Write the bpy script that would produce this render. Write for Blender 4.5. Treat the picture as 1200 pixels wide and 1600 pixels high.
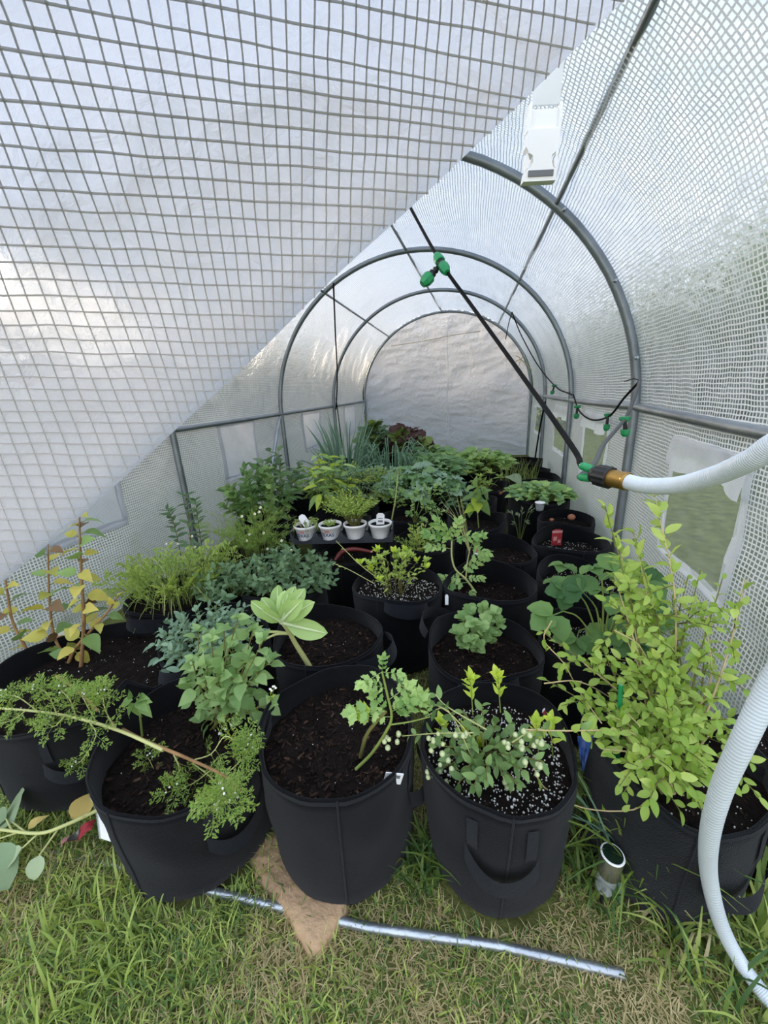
import bpy, math, random
from math import sin, cos, pi, sqrt, atan2, radians, exp
from mathutils import Vector as V, Matrix, noise

for o in list(bpy.data.objects):
    bpy.data.objects.remove(o)
SC = bpy.context.scene
COL = SC.collection
rnd = random.Random(7)

# ------------------------------------------------------------------ camera
CAM_H, YAW, PITCH, ROLL, FPX = 1.0204, 0.2536, 0.3064, -0.0512, 609.1
CAM = V((0, 0, CAM_H))
_f = V((-sin(YAW) * cos(PITCH), cos(YAW) * cos(PITCH), -sin(PITCH)))
_r0 = V((cos(YAW), sin(YAW), 0)); _u0 = _r0.cross(_f)
_r = _r0 * cos(ROLL) + _u0 * sin(ROLL)
_u = -_r0 * sin(ROLL) + _u0 * cos(ROLL)
cam = bpy.data.cameras.new('camera')
cam.sensor_fit = 'HORIZONTAL'; cam.sensor_width = 36; cam.lens = FPX / 1200 * 36
cam.clip_start = 0.01; cam.clip_end = 300
camo = bpy.data.objects.new('camera', cam); COL.objects.link(camo)
camo.matrix_world = Matrix(((_r.x, _u.x, -_f.x, 0), (_r.y, _u.y, -_f.y, 0), (_r.z, _u.z, -_f.z, CAM_H), (0, 0, 0, 1)))
SC.camera = camo

# ------------------------------------------------------------------ sky, sun, exposure
SC.view_settings.view_transform = 'Standard'
SC.view_settings.look = 'None'
SC.view_settings.gamma = 1
SC.view_settings.exposure = 1.12
w = bpy.data.worlds.new('sky'); SC.world = w; w.use_nodes = True
nt = w.node_tree; nt.nodes.clear()
tc = nt.nodes.new('ShaderNodeTexCoord'); sep = nt.nodes.new('ShaderNodeSeparateXYZ')
rmp = nt.nodes.new('ShaderNodeValToRGB'); bgn = nt.nodes.new('ShaderNodeBackground'); wo = nt.nodes.new('ShaderNodeOutputWorld')
nt.links.new(tc.outputs['Generated'], sep.inputs[0]); nt.links.new(sep.outputs['Z'], rmp.inputs[0])
e = rmp.color_ramp.elements
e[0].position = 0.0; e[0].color = (0.92, 0.90, 0.88, 1)
e[1].position = 0.75; e[1].color = (0.70, 0.80, 1.0, 1)
nt.links.new(rmp.outputs[0], bgn.inputs[0]); bgn.inputs[1].default_value = 1.2
nt.links.new(bgn.outputs[0], wo.inputs[0])
sun = bpy.data.lights.new('sun', 'SUN'); sun.energy = 4.0; sun.color = (1.0, 0.76, 0.52); sun.angle = radians(4)
suno = bpy.data.objects.new('sun', sun); COL.objects.link(suno)
_az, _el = radians(55), radians(16)      # low evening sun, beyond the left side
_sd = V((-sin(_az) * cos(_el), cos(_az) * cos(_el), sin(_el)))
suno.rotation_euler = _sd.to_track_quat('Z', 'Y').to_euler()

# ------------------------------------------------------------------ point helpers
def ray(px, py): return _f + _r * ((px - 600) / FPX) - _u * ((py - 800) / FPX)
def at_z(px, py, z):
    d = ray(px, py); return CAM + d * ((z - CAM_H) / d.z)
def at_y(px, py, y):
    d = ray(px, py); return CAM + d * (y / d.y)
def at_x(px, py, x):
    d = ray(px, py); return CAM + d * (x / d.x)
def wall_hit(px, py, m=.04):
    """point on the inner face of the tunnel, m inside the hoops"""
    d = ray(px, py); lo, hi = .3, 12.
    def ins(t):
        p = CAM + d * t; x = abs(p.x + .5597)
        return x < 1.2 - m and (p.z < .857 or (x / (1.2 - m)) ** 2 + ((p.z - .857) / (1.125 - m)) ** 2 < 1) and p.y < 5.93
    for _ in range(40):
        mid = (lo + hi) / 2
        if ins(mid): lo = mid
        else: hi = mid
    return CAM + d * lo
def at_d(px, py, D): return CAM + ray(px, py) * D

# ------------------------------------------------------------------ material helpers
MATS = {}
def newmat(name):
    m = bpy.data.materials.new(name); m.use_nodes = True; m.node_tree.nodes.clear(); MATS[name] = m
    return m, m.node_tree.nodes, m.node_tree.links
def N(ns, t, **k):
    n = ns.new(t)
    for a, b in k.items():
        if a.startswith('i_'): n.inputs[int(a[2:])].default_value = b
        else: setattr(n, a, b)
    return n
def rgb(h):
    h = h.lstrip('#'); c = [int(h[i:i + 2], 16) / 255 for i in (0, 2, 4)]
    return tuple(x / 12.92 if x < .04045 else ((x + .055) / 1.055) ** 2.4 for x in c) + (1,)
def mixc(c, k): return tuple(min(1, x * k) for x in c[:3]) + (1,)

def solid(name, col, rough=.6, spec=.3, metal=0, bump=0, bscale=60, var=.12, vscale=8, sheen=0):
    m, ns, L = newmat(name); col = rgb(col) if isinstance(col, str) else col
    o = N(ns, 'ShaderNodeOutputMaterial'); b = N(ns, 'ShaderNodeBsdfPrincipled')
    L.new(b.outputs[0], o.inputs[0])
    b.inputs['Roughness'].default_value = rough; b.inputs['Metallic'].default_value = metal
    b.inputs['Specular IOR Level'].default_value = spec
    if sheen: b.inputs['Sheen Weight'].default_value = sheen
    t = N(ns, 'ShaderNodeTexCoord'); n = N(ns, 'ShaderNodeTexNoise'); n.inputs['Scale'].default_value = vscale; n.inputs['Detail'].default_value = 4
    L.new(t.outputs['Object'], n.inputs['Vector'])
    r = N(ns, 'ShaderNodeValToRGB'); r.color_ramp.elements[0].color = mixc(col, 1 - var); r.color_ramp.elements[1].color = mixc(col, 1 + var)
    r.color_ramp.elements[0].position = .3; r.color_ramp.elements[1].position = .7
    L.new(n.outputs[0], r.inputs[0]); L.new(r.outputs[0], b.inputs['Base Color'])
    if bump:
        n2 = N(ns, 'ShaderNodeTexNoise'); n2.inputs['Scale'].default_value = bscale; n2.inputs['Detail'].default_value = 5
        L.new(t.outputs['Object'], n2.inputs['Vector'])
        bp = N(ns, 'ShaderNodeBump'); bp.inputs['Strength'].default_value = bump; bp.inputs['Distance'].default_value = .01
        L.new(n2.outputs[0], bp.inputs['Height']); L.new(bp.outputs[0], b.inputs['Normal'])
    return m

def leafmat(name, c1, c2, rough=.5, trans=.35, tcol=None):
    """leaf: two-tone by object and by spot, with light coming through the blade"""
    m, ns, L = newmat(name); c1, c2 = rgb(c1), rgb(c2)
    o = N(ns, 'ShaderNodeOutputMaterial'); b = N(ns, 'ShaderNodeBsdfPrincipled'); tr = N(ns, 'ShaderNodeBsdfTranslucent'); mx = N(ns, 'ShaderNodeMixShader')
    mx.inputs[0].default_value = trans
    oi = N(ns, 'ShaderNodeObjectInfo'); g = N(ns, 'ShaderNodeNewGeometry'); t = N(ns, 'ShaderNodeTexCoord')
    n = N(ns, 'ShaderNodeTexNoise'); n.inputs['Scale'].default_value = 2.2; n.inputs['Detail'].default_value = 3
    L.new(t.outputs['Object'], n.inputs['Vector'])
    a = N(ns, 'ShaderNodeMath', operation='MULTIPLY_ADD'); a.inputs[1].default_value = .6
    L.new(oi.outputs['Random'], a.inputs[0])
    a0 = N(ns, 'ShaderNodeMath', operation='MULTIPLY'); a0.inputs[1].default_value = .5; L.new(g.outputs['Random Per Island'], a0.inputs[0])
    L.new(a0.outputs[0], a.inputs[2])
    a2 = N(ns, 'ShaderNodeMath', operation='MULTIPLY_ADD'); a2.inputs[1].default_value = .3; L.new(n.outputs[0], a2.inputs[0]); L.new(a.outputs[0], a2.inputs[2])
    r = N(ns, 'ShaderNodeValToRGB'); r.color_ramp.elements[0].color = c1; r.color_ramp.elements[1].color = c2
    r.color_ramp.elements[0].position = .25; r.color_ramp.elements[1].position = 1.0
    L.new(a2.outputs[0], r.inputs[0]); L.new(r.outputs[0], b.inputs['Base Color'])
    hs = N(ns, 'ShaderNodeHueSaturation'); hs.inputs['Hue'].default_value = .485; hs.inputs['Saturation'].default_value = 1.1; hs.inputs['Value'].default_value = 1.25
    L.new(r.outputs[0], hs.inputs['Color']); L.new(hs.outputs[0], tr.inputs['Color'])
    b.inputs['Roughness'].default_value = rough; b.inputs['Specular IOR Level'].default_value = .35
    L.new(b.outputs[0], mx.inputs[1]); L.new(tr.outputs[0], mx.inputs[2]); L.new(mx.outputs[0], o.inputs[0])
    return m

def clothmat(name, cell=.013, line=.15, trans_film=.5, film_white=.8, thr_tr=.45, crink=.5, threads=True, blur=0, pass_=(.53, .57, .62, 1), tint=(.86, .90, .93, 1), thr=(.88, .90, .90, 1), dirt=.0):
    """woven-scrim polythene sheet: clear film between white threads, laid out in UV metres"""
    m, ns, L = newmat(name)
    o = N(ns, 'ShaderNodeOutputMaterial')
    uv = N(ns, 'ShaderNodeUVMap')
    nz = N(ns, 'ShaderNodeTexNoise'); nz.inputs['Scale'].default_value = 14; nz.inputs['Detail'].default_value = 3
    L.new(uv.outputs[0], nz.inputs['Vector'])
    # film
    tp = N(ns, 'ShaderNodeBsdfTransparent'); tp.inputs[0].default_value = pass_
    tl = N(ns, 'ShaderNodeBsdfTranslucent'); tl.inputs[0].default_value = tint
    df = N(ns, 'ShaderNodeBsdfPrincipled'); df.inputs['Base Color'].default_value = tint; df.inputs['Roughness'].default_value = .32; df.inputs['Specular IOR Level'].default_value = .5
    n2 = N(ns, 'ShaderNodeTexNoise'); n2.inputs['Scale'].default_value = 24; n2.inputs['Detail'].default_value = 6; n2.inputs['Distortion'].default_value = .8
    L.new(uv.outputs[0], n2.inputs['Vector'])
    bp = N(ns, 'ShaderNodeBump'); bp.inputs['Strength'].default_value = crink; bp.inputs['Distance'].default_value = .02
    L.new(n2.outputs[0], bp.inputs['Height']); L.new(bp.outputs[0], df.inputs['Normal']); L.new(bp.outputs[0], tl.inputs['Normal'])
    m1 = N(ns, 'ShaderNodeMixShader'); m1.inputs[0].default_value = 1 - film_white * .5
    m1.inputs[0].default_value = .58; L.new(df.outputs[0], m1.inputs[1]); L.new(tl.outputs[0], m1.inputs[2])
    m2 = N(ns, 'ShaderNodeMixShader')
    mr = N(ns, 'ShaderNodeMapRange'); mr.inputs['From Min'].default_value = .3; mr.inputs['From Max'].default_value = .7
    vv = .25 if threads else .06; mr.inputs['To Min'].default_value = min(1, trans_film * (1 + vv)); mr.inputs['To Max'].default_value = trans_film * (1 - vv)
    L.new(nz.outputs[0], mr.inputs['Value']); L.new(mr.outputs[0], m2.inputs[0])
    if blur:     # cloudy film: most of what passes is spread by a few degrees
        rf = N(ns, 'ShaderNodeBsdfRefraction'); rf.inputs['Color'].default_value = (.56, .60, .65, 1); rf.inputs['Roughness'].default_value = .45; rf.inputs['IOR'].default_value = 1.15; L.new(bp.outputs[0], rf.inputs['Normal'])
        m5 = N(ns, 'ShaderNodeMixShader'); m5.inputs[0].default_value = blur; L.new(tp.outputs[0], m5.inputs[1]); L.new(rf.outputs[0], m5.inputs[2]); tp = m5
    L.new(m1.outputs[0], m2.inputs[1]); L.new(tp.outputs[0], m2.inputs[2])
    if not threads:
        L.new(m2.outputs[0], o.inputs[0]); return m
    # threads
    td = N(ns, 'ShaderNodeBsdfDiffuse'); td.inputs[0].default_value = thr
    tt = N(ns, 'ShaderNodeBsdfTranslucent'); tt.inputs[0].default_value = mixc(thr, .9)
    m3 = N(ns, 'ShaderNodeMixShader'); m3.inputs[0].default_value = thr_tr
    L.new(td.outputs[0], m3.inputs[1]); L.new(tt.outputs[0], m3.inputs[2])
    wv = N(ns, 'ShaderNodeTexNoise'); wv.inputs['Scale'].default_value = 18; wv.inputs['Detail'].default_value = 2
    L.new(uv.outputs[0], wv.inputs['Vector'])
    sc_ = N(ns, 'ShaderNodeVectorMath', operation='SCALE'); sc_.inputs['Scale'].default_value = .008; L.new(wv.outputs['Color'], sc_.inputs[0])
    ad = N(ns, 'ShaderNodeVectorMath', operation='ADD'); L.new(uv.outputs[0], ad.inputs[0]); L.new(sc_.outputs[0], ad.inputs[1])
    s2 = N(ns, 'ShaderNodeVectorMath', operation='SCALE'); s2.inputs['Scale'].default_value = 1 / cell; L.new(ad.outputs[0], s2.inputs[0])
    sp = N(ns, 'ShaderNodeSeparateXYZ'); L.new(s2.outputs[0], sp.inputs[0])
    outs = []
    for k in (0, 1):
        pp = N(ns, 'ShaderNodeMath', operation='PINGPONG'); pp.inputs[1].default_value = .5; L.new(sp.outputs[k], pp.inputs[0])
        st = N(ns, 'ShaderNodeMapRange'); st.inputs['From Min'].default_value = line * .8; st.inputs['From Max'].default_value = line * 1.2
        st.inputs['To Min'].default_value = 1; st.inputs['To Max'].default_value = 0
        L.new(pp.outputs[0], st.inputs['Value']); outs.append(st)
    mxx = N(ns, 'ShaderNodeMath', operation='MAXIMUM'); L.new(outs[0].outputs[0], mxx.inputs[0]); L.new(outs[1].outputs[0], mxx.inputs[1])
    m4 = N(ns, 'ShaderNodeMixShader'); L.new(mxx.outputs[0], m4.inputs[0]); L.new(m2.outputs[0], m4.inputs[1]); L.new(m3.outputs[0], m4.inputs[2])
    L.new(m4.outputs[0], o.inputs[0])
    return m

clothmat('cover', trans_film=.68, blur=.72, line=.15, crink=.75, tint=(.52, .55, .58, 1), thr=(.84, .86, .87, 1), thr_tr=.14)
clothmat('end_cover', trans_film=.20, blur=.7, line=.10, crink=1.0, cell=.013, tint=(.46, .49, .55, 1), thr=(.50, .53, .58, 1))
clothmat('flap_film', trans_film=.10, blur=.97, crink=.35, threads=False, tint=(.70, .70, .73, 1))
clothmat('screen', trans_film=.70, line=.16, crink=.2, cell=.004, thr=(.75, .78, .78, 1))
clothmat('white_cloth', trans_film=.10, line=.18, crink=.5, cell=.005, tint=(.78, .78, .82, 1))
clothmat('window_cloth', trans_film=.35, line=.18, crink=.5, cell=.006, tint=(.6, .62, .66, 1), thr=(.6, .62, .66, 1))
clothmat('clear_film', pass_=(.86, .88, .86, 1), trans_film=.80, crink=.25, threads=False, tint=(.7, .73, .74, 1))
m, ns, L = newmat('thread_white')
o_ = N(ns, 'ShaderNodeOutputMaterial'); a_ = N(ns, 'ShaderNodeBsdfTranslucent'); b_ = N(ns, 'ShaderNodeBsdfDiffuse'); c_ = N(ns, 'ShaderNodeMixShader')
a_.inputs[0].default_value = (.80, .78, .77, 1); b_.inputs[0].default_value = (.72, .71, .71, 1); c_.inputs[0].default_value = .6
L.new(b_.outputs[0], c_.inputs[1]); L.new(a_.outputs[0], c_.inputs[2]); L.new(c_.outputs[0], o_.inputs[0])
solid('galv', '#8b9296', .42, .5, .75, .15, 40, .18, 6)
solid('galv_bright', '#a9b0b6', .35, .5, .8, .2, 50, .2, 9)
solid('felt', '#0a0b0e', .95, .10, 0, .35, 620, .25, 22, .08)
solid('felt_strap', '#14171c', .9, .12, 0, .4, 620, .15, 30, .08)
solid('felt_dusty', '#0f1214', .95, .12, 0, .5, 420, .5, 14, .1)
solid('soil', '#181310', 1, .1, 0, 1.0, 120, .45, 40)
solid('chip_dark', '#1a1310', .9, .15, 0, .6, 90, .5, 30)
solid('chip_brown', '#2c2019', .9, .15, 0, .6, 90, .4, 30)
solid('chip_tan', '#4e3b2f', .9, .15, 0, .6, 90, .3, 30)
solid('perlite', '#d9d8d2', .9, .2, 0, .3, 200, .08, 90)
solid('stone', '#a58a6c', .95, .15, 0, .8, 45, .3, 9)
solid('lawn_soil', '#5c6136', 1, .05, 0, .8, 70, .35, 12)
solid('plastic_black', '#1b1b1d', .45, .4, var=.08)
solid('tube_black', '#0f1011', .75, .15, var=.1)
solid('tube_grey', '#4a4c4c', .5, .4, var=.1)
solid('plastic_green', '#1f8a52', .4, .45, var=.1)
solid('brass', '#b08a4a', .35, .5, .85, .1, 50, .15)
solid('hose_white', '#c9d2d8', .35, .5, var=.05)
solid('hose_rib', '#e2e8ec', .35, .5, var=.05)
solid('plastic_white', '#ececea', .4, .45, var=.04)
solid('tray_black', '#3a3d42', .5, .4, var=.1)
solid('tag_white', '#e4e5e6', .6, .3, var=.04)
solid('print_blue', '#27406b', .6, .3, var=.05)
solid('print_red', '#c1473f', .6, .3, var=.1)
solid('print_grey', '#6b6d70', .6, .3, var=.1)
solid('tag_red', '#9c3036', .5, .4, var=.35, vscale=70)
solid('tag_pink', '#c78f8a', .5, .4, var=.2, vscale=60)
solid('red_plastic', '#5e2320', .4, .4, var=.2)
solid('blue_plastic', '#1e3f78', .5, .4, var=.2)
solid('terracotta', '#a06a50', .8, .2, var=.2)
solid('steel', '#b9b6ae', .25, .5, .9, .1, 80, .1)
solid('solar_cell', '#14251d', .2, .6, var=.3, vscale=60)
solid('bark', '#6e5a45', .9, .15, 0, .5, 120, .25, 40)
solid('stem_green', '#7f9048', .6, .3, var=.15)
solid('stem_pale', '#b4b778', .6, .3, var=.15)
solid('stem_brown', '#8c6d4a', .8, .2, var=.25, vscale=30)
solid('stem_dry', '#b9a77c', .8, .2, var=.2)
solid('stem_olive', '#6b6a3a', .7, .2, var=.2)
solid('berry', '#b4be8e', .45, .4, var=.15, vscale=60)
solid('petal_white', '#e8e8de', .6, .3, var=.05)
solid('petal_yellow', '#cdb94c', .6, .3, var=.1)
m, ns, L = newmat('clear_plastic')
o_ = N(ns, 'ShaderNodeOutputMaterial'); a_ = N(ns, 'ShaderNodeBsdfTransparent'); b_ = N(ns, 'ShaderNodeBsdfPrincipled'); c_ = N(ns, 'ShaderNodeMixShader')
a_.inputs[0].default_value = (.9, .93, .93, 1); b_.inputs['Base Color'].default_value = (.75, .8, .82, 1); b_.inputs['Roughness'].default_value = .12; c_.inputs[0].default_value = .28
L.new(a_.outputs[0], c_.inputs[1]); L.new(b_.outputs[0], c_.inputs[2]); L.new(c_.outputs[0], o_.inputs[0])
leafmat('grass_green', '#5c7634', '#97ac5a', .6, .35)
leafmat('grass_light', '#90a84a', '#c2cf78', .6, .4)
leafmat('grass_dry', '#a8996a', '#d3c79c', .8, .25)
leafmat('grass_dark', '#33512c', '#5f7f45', .55, .3)
leafmat('leaf_balm', '#608648', '#9dba78', .55, .38)
leafmat('leaf_oregano', '#527055', '#8aa688', .55, .25)
leafmat('leaf_mintdark', '#42613f', '#728f66', .55, .25)
leafmat('leaf_pale', '#86a85a', '#b4cf84', .45, .3)
leafmat('leaf_pepper', '#527540', '#8fae66', .4)
leafmat('leaf_yellow', '#98a048', '#ccc062', .6)
leafmat('leaf_rust', '#5a4836', '#7d6447', .8, .15)
leafmat('rib_pale', '#c2d09a', '#dbe6bd', .5, .35)
leafmat('leaf_tomato', '#6b9650', '#adc97c', .55)
leafmat('leaf_blueberry', '#4a6b3c', '#82a05e', .45, .3)
leafmat('leaf_lime', '#9cba3c', '#c8d95c', .5, .4)
leafmat('leaf_shrub', '#86a644', '#bdd070', .5, .4)
leafmat('leaf_basil', '#35552f', '#64894a', .4)
leafmat('leaf_straw', '#41693a', '#7fa35a', .5)
leafmat('leaf_carpet', '#4f7a48', '#8cb074', .55, .3)
leafmat('leaf_fern', '#6f9240', '#aec068', .6, .4)
leafmat('leaf_onion', '#4f7860', '#8cad90', .45, .25)
leafmat('leaf_brassica', '#6f9478', '#a3bf9f', .5, .25)
leafmat('leaf_lettuce', '#4a6632', '#84994e', .5)
leafmat('leaf_lettuce_red', '#3a2426', '#5d4038', .5, .25)
leafmat('leaf_silver', '#6d8560', '#9cac86', .6, .2)
leafmat('leaf_tree', '#4a6a2c', '#7f9c48', .6, .35)
leafmat('leaf_hedge', '#3c5230', '#5c7445', .7, .25)
leafmat('leaf_dry', '#a58f4e', '#cbb56c', .8, .3)

# ------------------------------------------------------------------ mesh builder
class MB:
    def __init__(s): s.v = []; s.f = []; s.m = []; s.uv = None
    def quad_strip(s, rows, closed=False, mat=0):
        b = len(s.v); n = len(rows[0])
        for r_ in rows: s.v.extend(tuple(p) for p in r_)
        for i in range(len(rows) - 1):
            for j in range(n if closed else n - 1):
                k = (j + 1) % n
                s.f.append((b + i * n + j, b + i * n + k, b + (i + 1) * n + k, b + (i + 1) * n + j)); s.m.append(mat)
    def poly(s, pts, mat=0):
        b = len(s.v); s.v.extend(tuple(p) for p in pts); s.f.append(tuple(range(b, b + len(pts)))); s.m.append(mat)
    def tube(s, pts, rad, n=6, mat=0, cap=True):
        pts = [V(p) for p in pts]
        if not isinstance(rad, (list, tuple)): rad = [rad] * len(pts)
        if len(rad) == 2 and len(pts) > 2: rad = [rad[0] + (rad[1] - rad[0]) * i / (len(pts) - 1) for i in range(len(pts))]
        rows = []; prev = None
        for i, p in enumerate(pts):
            t = (pts[min(i + 1, len(pts) - 1)] - pts[max(i - 1, 0)])
            if t.length < 1e-9: t = V((0, 0, 1))
            t.normalize()
            if prev is None: a = t.orthogonal().normalized()
            else:
                a = prev - t * prev.dot(t)
                a = a.normalized() if a.length > 1e-6 else t.orthogonal().normalized()
            prev = a; b = t.cross(a)
            rows.append([p + (a * cos(2 * pi * k / n) + b * sin(2 * pi * k / n)) * rad[i] for k in range(n)])
        s.quad_strip(rows, True, mat)
        if cap: s.poly(rows[0][::-1], mat); s.poly(rows[-1], mat)
    def lathe(s, p0, p1, prof, n=16, mat=0, cap=True):
        """prof: list of (t along p0->p1, radius)"""
        p0, p1 = V(p0), V(p1); d = p1 - p0; t = d.normalized(); a = t.orthogonal().normalized(); b = t.cross(a)
        rows = [[p0 + d * q + (a * cos(2 * pi * k / n) + b * sin(2 * pi * k / n)) * r_ for k in range(n)] for q, r_ in prof]
        s.quad_strip(rows, True, mat)
        if cap: s.poly(rows[0][::-1], mat); s.poly(rows[-1], mat)
    def box(s, c, h, M=None, mat=0):
        c = V(c); b = len(s.v)
        for x in (-1, 1):
            for y in (-1, 1):
                for z in (-1, 1):
                    p = V((x * h[0], y * h[1], z * h[2]))
                    if M is not None: p = M @ p
                    s.v.append(tuple(c + p))
        for q in ((0, 1, 3, 2), (4, 6, 7, 5), (0, 4, 5, 1), (2, 3, 7, 6), (0, 2, 6, 4), (1, 5, 7, 3)):
            s.f.append(tuple(b + i for i in q)); s.m.append(mat)
    def ball(s, c, r_, n=8, mat=0, sq=(1, 1, 1)):
        c = V(c); rows = []
        for i in range(1, n // 2 + 1):
            a = pi * (i - .5) / (n // 2)
            rows.append([c + V((cos(2 * pi * k / n) * sin(a) * sq[0], sin(2 * pi * k / n) * sin(a) * sq[1], cos(a) * sq[2])) * r_ for k in range(n)])
        s.quad_strip(rows, True, mat); s.poly(rows[0], mat); s.poly(rows[-1][::-1], mat)
    def add(s, other, M, mat=None):
        b = len(s.v)
        s.v.extend(tuple(M @ V(p)) for p in other.v)
        s.f.extend(tuple(b + i for i in f) for f in other.f); s.m.extend(other.m if mat is None else [mat] * len(other.f))
    def mesh(s, name, mats, smooth=True):
        me = bpy.data.meshes.new(name); me.from_pydata(s.v, [], s.f)
        if isinstance(mats, str): mats = [mats]
        for q in mats: me.materials.append(MATS[q])
        if len(mats) > 1: me.polygons.foreach_set('material_index', s.m)
        if smooth: me.polygons.foreach_set('use_smooth', [True] * len(me.polygons))
        if s.uv:
            ul = me.uv_layers.new(name='UVMap'); li = [0] * len(me.loops); me.loops.foreach_get('vertex_index', li)
            fl = []
            for i in li: fl.extend(s.uv[i])
            ul.data.foreach_set('uv', fl)
        me.update(); return me

def link(name, data=None, parent=None, loc=None):
    o = bpy.data.objects.new(name, data); COL.objects.link(o)
    if parent: o.parent = parent
    if loc is not None: o.location = loc
    return o
def part(name, mb, mats, parent, smooth=True, stuff=False, label=None):
    o = link(name, mb.mesh(name, mats, smooth), parent)
    if stuff: o['kind'] = 'stuff'
    if label: o['label'] = label
    return o
def thing(name, label, cat, loc=(0, 0, 0), group=None, data=None):
    o = link(name, data, None, loc); o['label'] = label; o['category'] = cat
    if group: o['group'] = group
    return o
def struct(o): o['kind'] = 'structure'; return o
def local(mb, loc):
    l = V(loc); mb.v = [(p[0] - l.x, p[1] - l.y, p[2] - l.z) for p in mb.v]; return mb
def spline(pts, n=6):
    pts = [V(p) for p in pts]
    if len(pts) < 3: return [pts[0].lerp(pts[-1], i / n) for i in range(n + 1)]
    P = [pts[0] * 2 - pts[1]] + pts + [pts[-1] * 2 - pts[-2]]; out = []
    for i in range(1, len(P) - 2):
        a, b, c, d = P[i - 1:i + 3]
        for k in range(n):
            t = k / n
            out.append(.5 * ((2 * b) + (c - a) * t + (2 * a - 5 * b + 4 * c - d) * t * t + (3 * b - a - 3 * c + d) * t ** 3))
    out.append(pts[-1]); return out
# ================================================================== the setting
XC, HW, RZ, HT = -0.5597, 1.2, 0.857, 1.125
HOOPS = [0.617, 1.955, 3.293, 4.631, 5.969]
Y0, Y1 = HOOPS[0], HOOPS[-1]

def grid_mesh(name, nx, ny, fn, mats, keep=None, smooth=True):
    mb = MB(); mb.uv = []
    for j in range(ny + 1):
        for i in range(nx + 1):
            p, uv = fn(i / nx, j / ny); mb.v.append(tuple(p)); mb.uv.append(uv)
    for j in range(ny):
        for i in range(nx):
            if keep and not keep((i + .5) / nx, (j + .5) / ny): continue
            a = j * (nx + 1) + i; mb.f.append((a, a + 1, a + nx + 2, a + nx + 1)); mb.m.append(0)
    return mb.mesh(name, mats, smooth)

# lawn: one gently uneven ground that runs on outside the tunnel
def gz(x, y): return 0.012 * noise.noise(V((x * 1.7, y * 1.7, 0)))
def lawn(u, v):
    sx = -22 + 44 * u; sy = -10 + 44 * v
    x = math.copysign(abs(sx) ** 1.0, sx); y = sy
    return (x, y, gz(x, y) - .004), (x, y)
floor = struct(link('floor', grid_mesh('floor', 150, 150, lawn, 'lawn_soil')))
floor['label'] = 'patchy green and straw-coloured lawn under and around the tunnel'

# profile of a hoop: arclength -> (x offset, z), left ground .. crown .. right ground
_prof = []
def _mkprof():
    pts = [(-HW, RZ * k / 20) for k in range(20)]
    for k in range(121):
        t = pi - pi * k / 120; pts.append((HW * cos(t), RZ + HT * sin(t)))
    pts += [(HW, RZ * (1 - k / 20)) for k in range(1, 21)]
    s = 0; _prof.append((0, pts[0]))
    for a, b in zip(pts, pts[1:]):
        s += sqrt((a[0] - b[0]) ** 2 + (a[1] - b[1]) ** 2); _prof.append((s, b))
_mkprof(); PL = _prof[-1][0]
def prof(s):
    lo, hi = 0, len(_prof) - 1
    while hi - lo > 1:
        m_ = (lo + hi) // 2
        if _prof[m_][0] <= s: lo = m_
        else: hi = m_
    a, b = _prof[lo], _prof[hi]; t = (s - a[0]) / max(1e-9, b[0] - a[0])
    return a[1][0] + (b[1][0] - a[1][0]) * t, a[1][1] + (b[1][1] - a[1][1]) * t
def cover_pt(y, s):
    x, z = prof(min(max(s, 0), PL)); x1, z1 = prof(min(s + .02, PL)); x0, z0 = prof(max(s - .02, 0))
    tx, tz = x1 - x0, z1 - z0; l = sqrt(tx * tx + tz * tz) or 1; nx, nz = -tz / l, tx / l
    near = min(abs(y - h_) for h_ in HOOPS)
    off = .024 - .030 * min(1, near / .5) ** 1.5 * (1 if z > .1 else 0)
    off += .016 * noise.noise(V((y * 2.3, s * 2.3, 1.7))) + .010 * noise.noise(V((y * 6 + s * 3, s * 5, 4.2))) + .004 * noise.noise(V((y * 17, s * 15, 9.1)))
    off = max(off, -.012) if near > .05 else max(off, .020)
    return V((XC + x + nx * off, y, z + nz * off))

WIN = {'R': [(1.12, 1.52, .43, .79), (2.33, 2.73, .45, .80), (3.42, 3.86, .43, .78), (4.6 + .2, 5.2, .43, .78)],
       'L': [(1.12, 1.5, .45, .82), (2.37, 2.80, .46, .835), (3.72, 4.16, .46, .82), (5.0, 5.4, .46, .82)]}
def in_win(side, y, s):
    z = s if side == 'L' else PL - s
    return any(a < y < b and c < z < d for a, b, c, d in WIN[side])
for side, nm in (('L', 'wall_left'), ('R', 'wall_right')):
    s0, s1 = (0, PL / 2) if side == 'L' else (PL / 2, PL); ya0 = Y0 if side == 'L' else .90
    fn = lambda u, v: (lambda y, s: (cover_pt(y, s), (y, s)))(ya0 + (Y1 - ya0) * u, s0 + (s1 - s0) * v)
    kp = lambda u, v: not in_win(side, ya0 + (Y1 - ya0) * u, s0 + (s1 - s0) * v)
    o = struct(link(nm, grid_mesh(nm, 210, 84, fn, 'cover', kp)))
    o['label'] = 'mesh-reinforced clear plastic side of the tunnel greenhouse, ' + ('left' if side == 'L' else 'right')

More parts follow.
